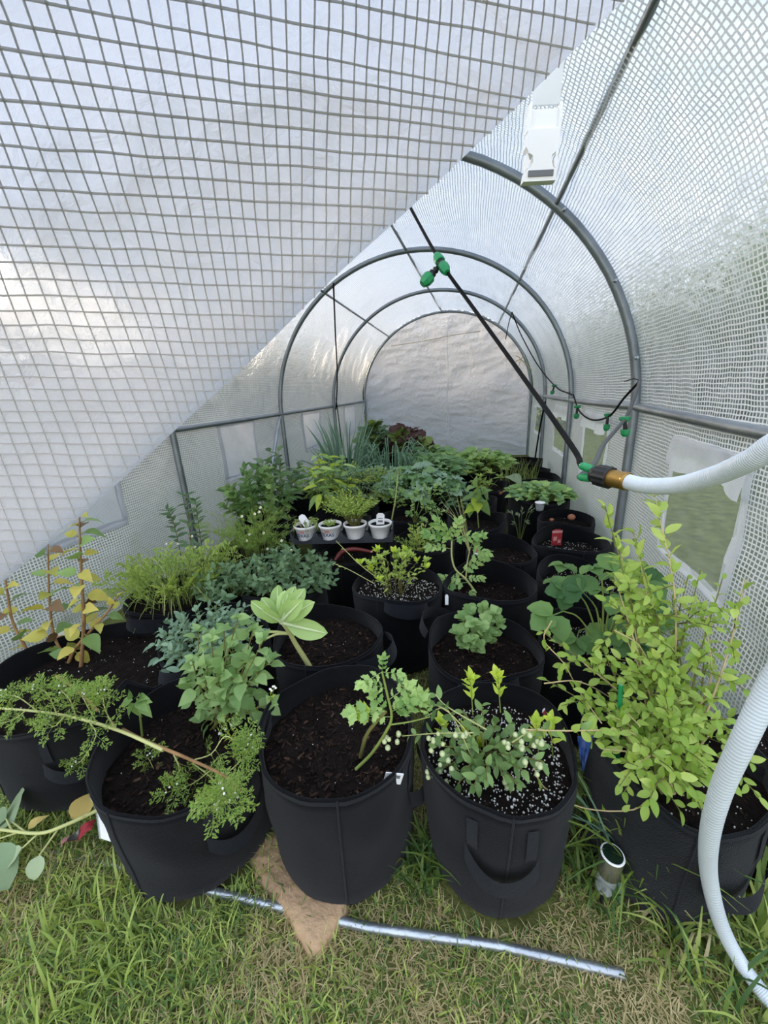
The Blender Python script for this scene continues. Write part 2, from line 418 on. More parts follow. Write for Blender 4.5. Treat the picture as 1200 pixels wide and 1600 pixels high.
# back end: arch-shaped sheet with a zipped door
def endfn(u, v):
    x = -HW + 2 * HW * u
    zt = RZ + HT * sqrt(max(0, 1 - (x / HW) ** 2)); z = zt * v
    d = .03 * noise.noise(V((x * 2, z * 3, 3.3))) + .03 * (.5 - abs(noise.noise(V((x * 2 + z * 4, z * 7 - x * 2, 7.7))))) + .022 * (.5 - abs(noise.noise(V((x * 3 - z * 2, z * 13 + x * 3, 2.2))))) + .007 * noise.noise(V((x * 10, z * 28, 1)))
    return V((XC + x, Y1 + .015 + d, z)), (x, z)
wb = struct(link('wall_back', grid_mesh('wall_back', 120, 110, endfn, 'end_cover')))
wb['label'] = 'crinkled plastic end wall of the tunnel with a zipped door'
mb = MB(); zx = .06
mb.tube([(XC + zx + .01 * sin(k * .7), Y1 - .004, .3 + k * .08) for k in range(20)], .005, 6)
part('zip', mb, 'white_cloth', wb)
mb = MB(); mb.tube([(XC - .75, Y1 - .006, 1.60), (XC - .3, Y1 - .006, 1.63), (XC + .15, Y1 - .006, 1.68), (XC + .5, Y1 - .006, 1.70)], .004, 5)
part('tie_cord', mb, 'stem_dry', wb)

# windows: screen, border tape and a flap over each opening
for side in 'LR':
    for k, (a, b, c, d) in enumerate(WIN[side]):
        n = {'R': 1, 'L': 5}[side] + k
        wo_ = struct(link('window_%d' % n, None))
        wo_['label'] = 'small square screen window in the %s tunnel side' % ('left' if side == 'L' else 'right')
        S_ = lambda z: z if side == 'L' else PL - z
        def wfn(u, v):
            y = a + (b - a) * u; z = c + (d - c) * v; p = cover_pt(y, S_(z))
            p.x += (.012 * noise.noise(V((y * 7, z * 7, n))) + .006) * (1 if side == 'L' else -1)
            return p, (y, z)
        part_ = link('screen', grid_mesh('screen', 16, 14, wfn, 'clear_film' if side == 'R' else 'window_cloth'), wo_)
        sg = 1 if side == 'L' else -1
        for (ya, yb, za, zb) in ((a - .02, b + .02, c - .025, c + .015), (a - .02, b + .02, d - .015, d + .03), (a - .025, a + .012, c, d), (b - .012, b + .025, c, d)):
            def bfn(u, v):
                y = ya + (yb - ya) * u; z = za + (zb - za) * v; p = cover_pt(y, S_(z)); p.x += sg * .007; return p, (y, z)
            link('border', grid_mesh('border', 12, 12, bfn, 'white_cloth' if side == 'R' else 'window_cloth'), wo_)
        if side == 'R':
            # flap gathered across the top of the opening
            def ffn(u, v):
                y = a - .02 + (b - a + .04) * u; z = d + .03 - (.10 + .05 * noise.noise(V((y * 6, n, 0)))) * v
                p = cover_pt(y, S_(z)); p.x += sg * (.012 + .02 * v * abs(sin(u * 9 + n))); return p, (y, z)
            link('rolled_flap', grid_mesh('rolled_flap', 24, 8, ffn, 'white_cloth'), wo_)

# ------------------------------------------------------------------ pipe frame
frame = thing('greenhouse_frame', 'grey galvanised pipe frame of hoops and rails carrying the tunnel cover', 'frame', (XC, Y0, 0))
FL = (XC, Y0, 0)
def fpart(name, mb, mat='galv'): return part(name, local(mb, FL), mat, frame)
PR = .0185
for k, y in enumerate(HOOPS):
    mb = MB(); pts = [V((XC - HW, y, .0)), V((XC - HW, y, .3)), V((XC - HW, y, RZ))]
    pts += [V((XC + HW * cos(t), y + .004 * sin(3 * t), RZ + HT * sin(t))) for t in [pi - pi * i / 48 for i in range(1, 48)]]
    pts += [V((XC + HW, y, RZ)), V((XC + HW, y, .3)), V((XC + HW, y, 0))]
    mb.tube(pts, PR if k < 4 else PR * .9, 12); fpart('hoop', mb)
for sg in (-1, 1):
    for k in range(4):
        mb = MB(); zr = RZ - .01; za_, zb_ = ((.025, .045, .022, .012, .005)[k], (.025, .045, .022, .012, .005)[k + 1]) if sg > 0 else (0, 0)
        mb.tube([(XC + sg * (HW + .0), HOOPS[k] + .012, zr + za_), (XC + sg * (HW - .012), (HOOPS[k] + HOOPS[k + 1]) / 2, zr + (za_ + zb_) / 2), (XC + sg * HW, HOOPS[k + 1] - .012, zr + zb_)], .0165, 10)
        fpart('side_rail', mb)
def hoop_pt(deg, y, r_=0): t = radians(deg); return V((XC + (HW - r_) * cos(t), y, RZ + (HT - r_) * sin(t)))
for a0, a1 in ((45, 53), (91, 91), (121, 130)):
    for k in range(4):
        f0, f1 = k / 4, (k + 1) / 4; mb = MB()
        ps = [hoop_pt(a0 + (a1 - a0) * (f0 + (f1 - f0) * q), HOOPS[k] + (HOOPS[k + 1] - HOOPS[k]) * q, -.004) for q in (0, .5, 1)]
        mb.tube(ps, .0095, 8); fpart('purlin', mb)
# joint bolts on the near hoop
for deg in (45, 28, 12):
    p = hoop_pt(deg, HOOPS[1] - .02); mb = MB(); mb.lathe(p, p + V((0, -.014, 0)), [(0, .008), (.6, .008), (.7, .005), (1, .005)], 8); fpart('bolt', mb, 'galv_bright')
for k, sg in ((1, -1), (3, -1)):
    mb = MB(); mb.tube([(XC + sg * HW, HOOPS[k] + .86, .12), (XC + sg * HW, HOOPS[k + 1] - .03, RZ - .02)], .013, 8); fpart('brace', mb, 'galv_bright')
mb = MB(); b0 = at_z(100, 1328, .012); b1 = at_z(340, 1392, .014); b2 = at_z(575, 1446, .014); b3 = at_z(975, 1517, .014)
mb.tube([b0 + V((-.6, -.02, -.03)), b0 + V((0, 0, -.024)), at_z(240, 1366, -.006), b1 + V((0, 0, -.006)), b2 + V((0, 0, -.006)), at_z(780, 1478, .004), b3 + V((0, 0, -.010))], .0085, 12); fpart('base_bar', mb, 'galv_bright')

# ------------------------------------------------------------------ door flap pulled across the near left
EDGE = [(-260, 1120), (-120, 1010), (0, 917), (150, 790), (285, 666), (400, 560), (520, 440), (640, 330), (740, 235), (850, 130), (975, 3), (1090, -120), (1200, -240)]
_es = spline([(x, y, 0) for x, y in EDGE], 8)
def flapD(x, y): return max(.15, .185 + .000355 * max(y, -300) + .00011 * max(x, -400)) + .010 * noise.noise(V((x * .004, y * .004, 2)))+ .004 * noise.noise(V((x * .012, y * .012, 5)))
NU, NVV = len(_es) - 1, 30
HOME = lambda q: V((XC - .9 + 1.5 * q, Y0 + .0, RZ + .95 + .12 * q))
def flap_pt(u, v):
    """u along the hanging edge, v from the edge (0) to the hoop side (1); below 0 it folds back behind itself"""
    q = u * NU; i = min(int(q), NU - 1); p = _es[i].lerp(_es[i + 1], q - i)
    t = (_es[min(i + 1, NU)] - _es[i]).normalized(); nrm = V((t.y, -t.x, 0))
    if nrm.x > 0: nrm = -nrm
    if v < 0:
        b = p + nrm * (-v * 60); return at_d(b.x, b.y, flapD(p.x, p.y) + .012 * sqrt(-v) + .02 * -v)
    b = p + nrm * (v * 900)
    return at_d(b.x, b.y, flapD(b.x, b.y))
flap = thing('door_flap', 'large white mesh-reinforced door flap hanging across the upper left foreground', 'flap', tuple(HOME(.5)))
def ff(u, v):
    vv = -1 + v * 1.25 if v < .2 else None
    a = (-1 + v / .12) if v < .12 else (v - .12) / .88
    p = flap_pt(u, a); return p - HOME(.5), (u * 1.6, a * .6)
link('sheet', grid_mesh('sheet', 96, 44, ff, 'flap_film'), flap)
# woven threads lie on the sheet; keep those on the near side of its edge
def edge_gap(x, y):
    best = 1e9; sgn = 1
    for a, b in zip(_es, _es[1:]):
        d = b - a; t = max(0, min(1, ((x - a.x) * d.x + (y - a.y) * d.y) / d.length_squared)); q = a + d * t
        r_ = sqrt((x - q.x) ** 2 + (y - q.y) ** 2)
        if r_ < best: best = r_; sgn = 1 if (d.x * (y - a.y) - d.y * (x - a.x)) < 0 else -1
    return best * sgn
XT = [0.0]
while XT[-1] < 1150: XT.append(XT[-1] + max(18, 37 * .972 ** len(XT)))
xn = [0.0]
while xn[-1] > -900: xn.append(xn[-1] - 27)
XT = xn[::-1][:-1] + XT
YT = [-10.0]
k = 0
while YT[-1] < 1150: k += 1; YT.append(YT[-1] + max(17.0, 46 * .957 ** k))
yn = [-10.0]
while yn[-1] > -420: yn.append(yn[-1] - 46)
YT = yn[::-1][:-1] + YT
def lean(xt): return .38 if xt < 0 else (.38 - .38 * xt / 480 if xt < 480 else max(-.14, -.14 * (xt - 480) / 400))
def wob(a, b): return 2.2 * noise.noise(V((a * .013, b * .013, 3.1)))
thr = MB()
def run(pts, rad):
    cur = []
    for x, y in pts:
        if -330 < x < 1150 and -380 < y < 1100 and edge_gap(x, y) > 0.5: cur.append(at_d(x, y, flapD(x, y) - .0012) - HOME(.5))
        else:
            if len(cur) > 1: thr.tube(cur, rad, 4, cap=False)
            cur = []
    if len(cur) > 1: thr.tube(cur, rad, 4, cap=False)
for xt in XT: run([(xt + lean(xt) * y + wob(xt, y), y) for y in range(-380, 1100, 9)], .00062)
for yt in YT:
    sl = .2 * exp(-max(yt, 0) / 220.); run([(x, yt + sl * x + wob(x + 500, yt)) for x in range(-330, 1160, 9)], .0009)
part('reinforcing_mesh', thr, 'thread_white', flap, stuff=True)

# ------------------------------------------------------------------ strap with buckle behind the flap edge
D_ = .43
c0 = at_d(849, 195, D_)
bk = thing('strap_buckle', 'white webbing strap ending in a plastic side-release buckle near the roof', 'buckle', tuple(c0))
bx, by, bz = _r0 * cos(.02), V((0, 0, 1)), None
ax, az = V((cos(YAW), sin(YAW), 0)), V((.02, .02, 1)).normalized(); ay = az.cross(ax)
U = D_ / FPX
def BP(x, z, y=0): return ax * (x * U) + az * (z * U) + ay * (y * U)
def slab(out, th, mat, name, cy=0, smooth=False):
    mb = MB(); f_ = [BP(x, z, cy - th / 2) for x, z in out]; b_ = [BP(x, z, cy + th / 2) for x, z in out]
    mb.poly(f_[::-1]); mb.poly(b_); n = len(out)
    for i in range(n): mb.poly([f_[i], f_[(i + 1) % n], b_[(i + 1) % n], b_[i]])
    return part(name, mb, mat, bk, smooth)
# (px offsets relative to the buckle's upper part, z up)
slab([(-20, 24), (23, 24), (24, 140), (-18, 150)], 4, 'white_cloth', 'strap')
slab([(-24, 18), (24, 18), (25, 2), (25, -12), (-25, -12), (-25, 2)], 9, 'plastic_white', 'buckle_bar', 1)
slab([(-26, 24), (-21, 26), (-21, -10), (-26, -10)], 13, 'plastic_white', 'buckle_side')
slab([(21, 26), (26, 24), (26, -10), (21, -10)], 13, 'plastic_white', 'buckle_side')
bd = [(-25, -8), (-27, -30), (-22, -38), (-15, -42), (-14, -50), (-19, -58), (-26, -62), (-28, -76), (24, -76), (25, -62), (18, -58), (14, -50), (15, -42), (21, -38), (25, -30), (25, -8)]
slab(bd, 14, 'plastic_white', 'buckle_body')
slab([(-21, -62), (19, -62), (19, -70), (-21, -70)], 2, 'print_grey', 'buckle_slot', -7.6)
slab([(-25, -38), (-22, -40), (-19, -48), (-21, -56), (-25, -60), (-27, -50)], 10, 'plastic_white', 'buckle_prong')
slab([(25, -38), (22, -40), (19, -48), (21, -56), (24, -60), (26, -50)], 10, 'plastic_white', 'buckle_prong')
# ================================================================== leaves and plants
def half(kind, t):
    if kind == 'ovate': return .30 * sin(pi * t ** .72) ** .9 * (1 - .25 * t)
    if kind == 'oval': return .25 * max(0, sin(pi * t ** .92)) ** .75
    if kind == 'lance': return .17 * sin(pi * t ** .85)
    if kind == 'round': return .42 * sin(pi * min(1, t ** .9)) ** .6
    if kind == 'spoon': return .05 + .30 * max(0, sin(pi * max(0, (t - .12) / .88) ** 1.25)) ** .7
    if kind == 'jag': return (.30 * sin(pi * t ** .75)) * (1.15 if int(t * 9.99) % 2 else .72)
    if kind == 'tooth': return (.46 * sin(pi * min(1, t ** .85)) ** .65) * (1.05 if int(t * 10.99) % 2 else .93)
    if kind == 'squash': return (.58 * sin(pi * min(1, t ** .8)) ** .55) * (1.06 if int(t * 10.99) % 2 else .9)
    if kind == 'needle': return .06 * sin(pi * t) + .01
    return .2 * sin(pi * t)
def blade(kind, n=6, fold=.35, curl=.25, wide=1., wave=0, seed=0):
    mb = MB(); rr = random.Random(seed); rows = []
    for i in range(n + 1):
        t = i / n; w_ = max(.004, half(kind, t)) * wide if 0 < i < n else .006
        z = -curl * t * t + (.02 * rr.uniform(-1, 1) if kind != 'spoon' else 0)
        y = t - .12 * abs(curl) * t * t
        wv = wave * sin(i * 2.1 + seed)
        rows.append([V((-w_, y, z + fold * w_ + wv)), V((0, y, z)), V((w_, y, z + fold * w_ - wv))])
    mb.quad_strip(rows); return mb
def lobed(seed=0, fold=.3, npairs=3, curl=.25, sub='jag', w=.42):
    """feathered leaf: paired toothed leaflets along a rib, one at the tip"""
    mb = MB(); rr = random.Random(seed)
    def mid(t): return V((0, t, -curl * t * t))
    mb.tube([mid(k / 5 * .8) for k in range(6)], .012, 3, cap=False)
    lf = blade(sub, 8, fold, .2, 1.15, 0, seed)
    mb.add(lf, Matrix.Translation(mid(.66)) @ Matrix.Rotation(-.3, 4, 'X') @ Matrix.Scale(w * 1.05, 4))
    for i in range(npairs):
        t = .22 + .5 * i / max(1, npairs - 1)
        for sg in (-1, 1):
            M = Matrix.Translation(mid(t + .02 * sg)) @ Matrix.Rotation(-sg * rr.uniform(.85, 1.2), 4, 'Z') @ Matrix.Rotation(rr.uniform(-.4, .1), 4, 'X') @ Matrix.Rotation(rr.uniform(-.4, .4), 4, 'Y') @ Matrix.Scale(w * rr.uniform(.75, 1) * (.75 + .25 * i / npairs), 4)
            mb.add(lf, M)
    return mb
def fern(seed=0, n=5, m_=4):
    """finely cut leaf"""
    mb = MB(); rr = random.Random(seed); lf = blade('lance', 2, .2, .1, 1.3)
    mb.tube([(0, 0, 0), (0, .5, -.03), (0, .95, -.14)], .012, 3, cap=False)
    for i in range(n):
        t = .3 + .65 * i / (n - 1)
        for sg in (-1, 1):
            L_ = .34 * (1.1 - .6 * t); a = sg * rr.uniform(.7, 1.1)
            o_ = V((0, t, -.15 * t * t)); d = V((sin(a), cos(a), rr.uniform(-.1, .3)))
            for k in range(m_):
                q = o_ + d * L_ * (k + 1) / m_; b = a + rr.uniform(-.9, .9)
                mb.add(lf, Matrix.Translation(q) @ Matrix.Rotation(-b, 4, 'Z') @ Matrix.Rotation(rr.uniform(-.5, .7), 4, 'X') @ Matrix.Scale(.15, 4))
    return mb
def trifoil(seed=0):
    mb = MB(); lf = blade('tooth', 9, .35, .15, 1.0, .01, seed)
    mb.tube([(0, 0, 0), (0, .32, .02), (0, .36, .02)], .018, 4, cap=False)
    for a in (-1.25, 0, 1.25): mb.add(lf, Matrix.Translation((0, .36, .02)) @ Matrix.Rotation(a, 4, 'Z') @ Matrix.Rotation(-.12, 4, 'X') @ Matrix.Scale(.62, 4))
    return mb
def ribbed(kind='spoon', seed=0, rib='stem'):
    mb = blade(kind, 14, .45, .22, .54, .008, seed)
    for q in range(len(mb.m)): mb.m[q] = 0
    mb.tube([(0, t, -.22 * t * t + .02) for t in (0, .2, .4, .6, .8, .95)], [.05, .04, .032, .024, .016, .006], 6, 1)
    return mb
KIND = {}
for nm, fn_ in {'ovate': lambda s: blade('ovate', 9, .35, .28 + .12 * s, 1.0, .012, s), 'wideovate': lambda s: blade('ovate', 9, .3, .25 + .15 * s, 1.35, .02, s),
                'lance': lambda s: blade('lance', 5, .4, .2 + .2 * s, 1., 0, s), 'round': lambda s: blade('round', 8, .3, .15 + .1 * s, 1., .01, s),
                'oval': lambda s: blade('oval', 7, .3, .15 + .15 * s, 1.0, .006, s), 'jag': lambda s: blade('jag', 10, .3, .25, 1.25, .01, s),
                'tomato': lambda s: lobed(s), 'feather': lambda s: lobed(s + 5, .2, 4, .3, 'jag', .36), 'fern': lambda s: fern(s), 'tri': lambda s: trifoil(s),
                'squash': lambda s: blade('squash', 11, .25, .35, 1., .03, s), 'frill': lambda s: blade('tooth', 11, .2, .5, .95, .09, s), 'needle': lambda s: blade('needle', 3, .2, .2, 1, 0, s),
                'spoon': lambda s: ribbed('spoon', s)}.items():
    KIND[nm] = [fn_(s) for s in range(3)]
LM = {}
def leafmesh(kind, mat, k):
    key = (kind, mat, k)
    if key not in LM: LM[key] = KIND[kind][k].mesh('leaf_' + kind, [mat, 'rib_pale'] if kind == 'spoon' else mat)
    return LM[key]
def orient(p, d, nrm, size, wide=1.):
    d = V(d).normalized(); nrm = V(nrm); x = d.cross(nrm)
    if x.length < 1e-4: x = d.orthogonal()
    x.normalize(); z = x.cross(d)
    return Matrix(((x.x * size * wide, d.x * size, z.x * size, p[0]), (x.y * size * wide, d.y * size, z.y * size, p[1]), (x.z * size * wide, d.z * size, z.z * size, p[2]), (0, 0, 0, 1)))
NPL = [0]
class Plant:
    def __init__(s, name, label, base, cat='plant', group=None, seed=None):
        s.base = V(base); s.e = thing(name, label, cat, tuple(base), group); s.stems = {}; s.st = []; s.lv = []; s.extra = []
        NPL[0] += 1; s.r = random.Random(seed if seed is not None else NPL[0] * 13)
    def L(s, p): return V(p) - s.base
    def stem(s, pts, r0, r1=None, mat='stem_green', n=5, smoothn=4):
        pts = [s.L(p) for p in pts]; ps = spline(pts, smoothn)
        mb = MB(); r1 = r0 * .5 if r1 is None else r1
        mb.tube(ps, (r0, r1), n); s.st.append((r0, mat, mb)); return [p + s.base for p in ps]
    def leaf(s, p, d, size, kind='ovate', mat='leaf_balm', nrm=None, wide=1., tilt=.35):
        r = s.r
        nrm = V((r.uniform(-tilt, tilt), r.uniform(-tilt, tilt) - .2, .9)) if nrm is None else V(nrm) + V((r.uniform(-.2, .2), r.uniform(-.2, .2), r.uniform(-.1, .1)))
        s.lv.append((size, kind, mat, orient(s.L(p), d, nrm, size, wide)))
    def shoot(s, path, n, size, kind, mat, t0=.2, opp=False, ang=.9, droop=0., taper=.5, petiole=0, up=0., jit=.25, nrm_axis=.0):
        r = s.r; N_ = len(path) - 1; ph = r.uniform(0, 6.28)
        for k in range(n):
            t = t0 + (1 - t0) * (k + .5) / n; q = t * N_; i = min(int(q), N_ - 1); p = path[i].lerp(path[i + 1], q - i)
            ax = (path[i + 1] - path[i]).normalized(); a = ax.orthogonal().normalized(); b = ax.cross(a)
            ph += 1.57 if opp else 2.4
            for m_ in ((0, pi) if opp else (0,)):
                w_ = ph + m_ + r.uniform(-jit, jit); side = a * cos(w_) + b * sin(w_)
                an = ang * (1 - .45 * t) + r.uniform(-jit, jit)
                d = ax * cos(an) + side * sin(an) + V((0, 0, up - droop)); d.normalize()
                sz = size * (1 - (1 - taper) * t) * r.uniform(.75, 1.15)
                pp = p + d * petiole * sz
                if petiole: s.stems.setdefault('stem_green', MB()).tube([s.L(p), s.L(pp)], .0010 + size * .01, 3, cap=False)
                nn = ax * .4 + V((r.uniform(-.7, .7), r.uniform(-.5, .3) - .35, .7))
                s.leaf(pp, d, sz, kind, mat, nn)
        return s
    def tuft(s, p, n, size, kind, mat, spread=.8):
        r = s.r
        for k in range(n):
            a = 2 * pi * k / n + r.uniform(-.3, .3); el = r.uniform(.2, 1.2) if spread > .5 else r.uniform(.7, 1.4)
            s.leaf(p, (cos(a) * cos(el), sin(a) * cos(el), sin(el)), size * r.uniform(.7, 1.1), kind, mat)
    def bush(s, rx, ry, h, ns, nl, size, kind, mat, smat='stem_green', sr=.0025, opp=True, lean=(0, 0), hmin=.55, root=.25, mats=None, **kw):
        r = s.r
        for k in range(ns):
            a = r.uniform(0, 2 * pi); q = sqrt((k + .5) / ns)
            bx_, by_ = rx * q * cos(a), ry * q * sin(a); hh = h * (1 - (1 - hmin) * q * q) * r.uniform(.8, 1.08)
            p0 = s.base + V((bx_ * root, by_ * root, 0)); p1 = s.base + V((bx_ * .75 + lean[0] * .5, by_ * .75 + lean[1] * .5, hh * .55)); p2 = s.base + V((bx_ + lean[0], by_ + lean[1], hh))
            path = s.stem([p0, p1, p2], sr, sr * .5, smat, 4, 4)
            s.shoot(path, nl, size, kind, mats[k % len(mats)] if mats else mat, opp=opp, **kw)
        return s
    def carpet(s, rx, ry, h, n, size, kind, mat, mats=None, stemmed=True):
        """low dome of leaves, each on its own thin stalk"""
        r = s.r
        for k in range(n):
            a = r.uniform(0, 2 * pi); q = sqrt(r.random()); x, y = rx * q * cos(a), ry * q * sin(a)
            z = h * (1 - .55 * q * q) * r.uniform(.7, 1.05); p = s.base + V((x, y, z))
            if stemmed and k % 2 == 0: s.stems.setdefault('stem_green', MB()).tube([V((x * .4, y * .4, 0)), V((x * .85, y * .85, z * .6)), V((x, y, z))], .0016, 3, cap=False)
            b = a + r.uniform(-1.2, 1.2); el = r.uniform(-.15, .7)
            s.leaf(p, (cos(b) * cos(el), sin(b) * cos(el), sin(el)), size * r.uniform(.7, 1.2), kind, mats[k % len(mats)] if mats else mat)
        return s
    def balls(s, pts, r0, mat, name):
        for p, q in pts:
            mb = MB(); mb.ball((0, 0, 0), r0 * q, 8); s.extra.append((name, mb, mat, s.L(p)))
    def done(s, single=300):
        s.st.sort(key=lambda q: -q[0]); I4 = Matrix.Identity(4)
        for k, (r0, mat, mb) in enumerate(s.st):
            if k < 45: part('stem', mb, mat, s.e)
            else: s.stems.setdefault(mat, MB()).add(mb, I4)
        for mat, mb in s.stems.items(): part('stalks', mb, mat, s.e, stuff=True)
        s.lv.sort(key=lambda q: -q[0]); n = 0; rest = {}
        for size, kind, mat, M in s.lv:
            if n < single:
                n += 1; o = link('leaf', leafmesh(kind, mat, n % 3), s.e); o.matrix_local = M
            else: rest.setdefault(mat, MB()).add(KIND[kind][len(rest) % 3], M, 0)
        for mat, mb in rest.items(): part('foliage', mb, mat, s.e, stuff=True)
        shared = {}
        for name, mb, mat, loc in s.extra:
            link(name, mb.mesh(name, mat), s.e, loc)
        return s.e
# ================================================================== grow bags
CHIP = []
for k in range(4):
    mb = MB(); rr = random.Random(k); l, w_, t_ = .5, rr.uniform(.10, .2), rr.uniform(.05, .1)
    top = [V((-l, -w_ * .5, 0)), V((-l * .6, -w_, 0)), V((l * .5, -w_ * .8, 0)), V((l, w_ * .1, 0)), V((l * .4, w_, 0)), V((-l * .7, w_ * .7, 0))]
    up = [p + V((0, 0, t_ + rr.uniform(-.03, .03))) for p in top]
    mb.poly(up); n = 6
    for i in range(n): mb.poly([top[i], top[(i + 1) % n], up[(i + 1) % n], up[i]])
    CHIP.append(mb)
PEA = MB(); PEA.ball((0, 0, 0), 1, 5)
BAGS = {}
def bag(key, x, y, label, dia=.345, h=.31, soil='mulch', depth=.055, handles=((-1.57, 0),), seed=None, taper=.93, squash=1., rimwave=.012, nchip=160, fold=None, mat='felt', tuck=0):
    seed = len(BAGS) + 3 if seed is None else seed; r = random.Random(seed); R0 = dia / 2
    e = thing('grow_bag', label, 'grow bag', (x, y, 0), 'black fabric grow bags in the tunnel')
    ph = [r.uniform(0, 6.28) for _ in range(5)]
    def rad(th, q):
        w_ = q ** 1.5
        rr_ = R0 * (taper + (1 - taper) * q + .025 * sin(pi * q)) * (1 + w_ * (.030 * sin(2 * th + ph[0]) + .022 * sin(3 * th + ph[1]) + .010 * sin(5 * th + ph[2])) + .008 * sin(4 * th + 9 * q + ph[3]))
        rr_ += .004 * noise.noise(V((cos(th) * 3, sin(th) * 3, q * 4 + seed)))
        if q < .08: rr_ *= .93 + .07 * q / .08
        return rr_
    def rz_(th):
        z = h + rimwave * sin(2 * th + ph[1]) + rimwave * .6 * sin(3 * th + ph[4])
        if fold:
            for a, amt, wd in fold:
                d = (th - a + pi) % (2 * pi) - pi; z += amt * exp(-(d / wd) ** 2)
        return z
    NT, NZ = 56, 12
    def P(th, q, off=0):
        rr_ = rad(th, q) + off; return V((rr_ * cos(th) * squash, rr_ * sin(th) / squash ** .5, rz_(th) * q))
    mb = MB(); rows = []
    ths = [2 * pi * k / NT for k in range(NT)]
    rows.append([V((0, 0, .004))] * NT)
    for i in range(NZ + 1):
        rows.append([P(th, i / NZ) for th in ths])
    sz = h - depth
    rows.append([P(th, 1.0, -.004) + V((0, 0, .0015)) for th in ths])
    for i in range(6):
        q0 = 1 - (i + .3) / 6 * (depth + .05) / h
        rows.append([P(th, q0, -.007) for th in ths])
    mb.quad_strip(rows, True); b = part('body', mb, mat, e)
    # sewn seam up the side and round the rim
    sm = MB(); sa = -pi / 2 + r.uniform(-.5, .4)
    sm.tube([P(sa + .004 * k, k / 10, .0008) for k in range(11)], .0022, 5); part('seam', sm, 'felt_strap', b)
    hm = MB(); hm.quad_strip([[P(th, .965, .0012) for th in ths], [P(th, .995, .0012) for th in ths]], True); part('hem', hm, 'felt_strap', b)
    # soil
    so = MB(); rings = 9; rows = []
    def szf(x_, y_): return sz + .014 * noise.noise(V((x_ * 12 + seed, y_ * 12, 0))) + .006 * noise.noise(V((x_ * 45, y_ * 45, seed)))
    q0 = sz / h
    for i in range(rings + 1):
        row = []
        for th in ths:
            p = P(th, q0, -.0065) * (i / rings); row.append(V((p.x, p.y, szf(p.x, p.y))))
        rows.append(row)
    so.quad_strip(rows, True); s_ = part('soil', so, 'soil', e)
    ch = [MB(), MB(), MB()]; pe = MB()
    def spot():
        th = r.uniform(0, 2 * pi); q = sqrt(r.random()) * .97; p = P(th, q0, -.012) * q; return V((p.x, p.y, szf(p.x, p.y)))
    if soil == 'mulch':
        for k in range(nchip * 2):
            p = spot(); M = Matrix.Translation(p + V((0, 0, .001))) @ Matrix.Rotation(r.uniform(0, 6.28), 4, 'Z') @ Matrix.Rotation(r.uniform(-.5, .5), 4, 'Y') @ Matrix.Rotation(r.uniform(-.5, .5), 4, 'X') @ Matrix.Scale(r.uniform(.006, .019), 4)
            c = r.random(); ch[0 if c < .60 else 1 if c < .93 else 2].add(CHIP[k % 4], M)
        for k in range(nchip // 40):
            pe.add(PEA, Matrix.Translation(spot() + V((0, 0, .002))) @ Matrix.Scale(r.uniform(.001, .002), 4))
    elif soil == 'perlite':
        for k in range(nchip * 3):
            pe.add(PEA, Matrix.Translation(spot() + V((0, 0, .001))) @ Matrix.Diagonal((r.uniform(.7, 1.3), 1, r.uniform(.5, 1), 1)) @ Matrix.Scale(r.uniform(.0008, .0026) * (1.5 if r.random() < .1 else 1), 4))
        for k in range(nchip // 6):
            p = spot(); ch[1].add(CHIP[k % 4], Matrix.Translation(p) @ Matrix.Rotation(r.uniform(0, 6.28), 4, 'Z') @ Matrix.Scale(r.uniform(.006, .014), 4))
    elif soil == 'crumb':
        for k in range(nchip):
            p = spot(); ch[0 if k % 3 else 1].add(CHIP[k % 4], Matrix.Translation(p) @ Matrix.Rotation(r.uniform(0, 6.28), 4, 'Z') @ Matrix.Scale(r.uniform(.006, .014), 4))
            if k % 2 == 0: pe.add(PEA, Matrix.Translation(spot() + V((0, 0, .001))) @ Matrix.Scale(r.uniform(.0008, .0022), 4))
    for mbx, mt in ((ch[0], 'chip_dark'), (ch[1], 'chip_brown'), (ch[2], 'chip_tan')):
        if mbx.f: part('wood_chips', mbx, mt, s_, False, stuff=True)
    if pe.f: part('perlite', pe, 'perlite', s_, stuff=True)
    # strap handles: two sewn tails and a drooping loop
    for a, style in handles:
        hb = MB(); hw = .036 / R0 * .5; sp_ = .05 / R0
        path = []
        def tail(sgn):
            rows = []
            for k in range(6):
                q = .90 - .22 * k / 5
                rows.append([P(a + sgn * sp_ - hw * .55, q, .004), P(a + sgn * sp_ + hw * .55, q, .004)])
            hb.quad_strip(rows)
        if style == 0:
            tail(-1); tail(1); rows = []
            for k in range(13):
                t = -1 + 2 * k / 12; th = a + sp_ * 1.25 * t; dz = .20 + .10 * (1 - t * t)
                out = .006 + .018 * (1 - t * t)
                rows.append([P(th, .90 - dz, out), P(th, .90 - dz - .12, out + .006)])
            hb.quad_strip(rows)
        else:      # loop standing up or flopping over the rim
            rows = []
            for k in range(15):
                t = -1 + 2 * k / 14; th = a + sp_ * 1.5 * t; lift = 1 - t * t
                p = P(th, .98, .004 + .05 * lift * style); p.z += .02 * lift * (1 if style > 0 else 0) - (.02 * lift if style > 1 else 0)
                p2 = P(th, .98, .004 + .05 * lift * style + .012); p2.z += -.028
                rows.append([p, p2])
            hb.quad_strip(rows)
        part('handle', hb, 'felt_strap', e)
    BAGS[key] = (x, y, sz)
    return e
def soilpt(key, dx=0, dy=0): x, y, z = BAGS[key]; return (x + dx, y + dy, z)

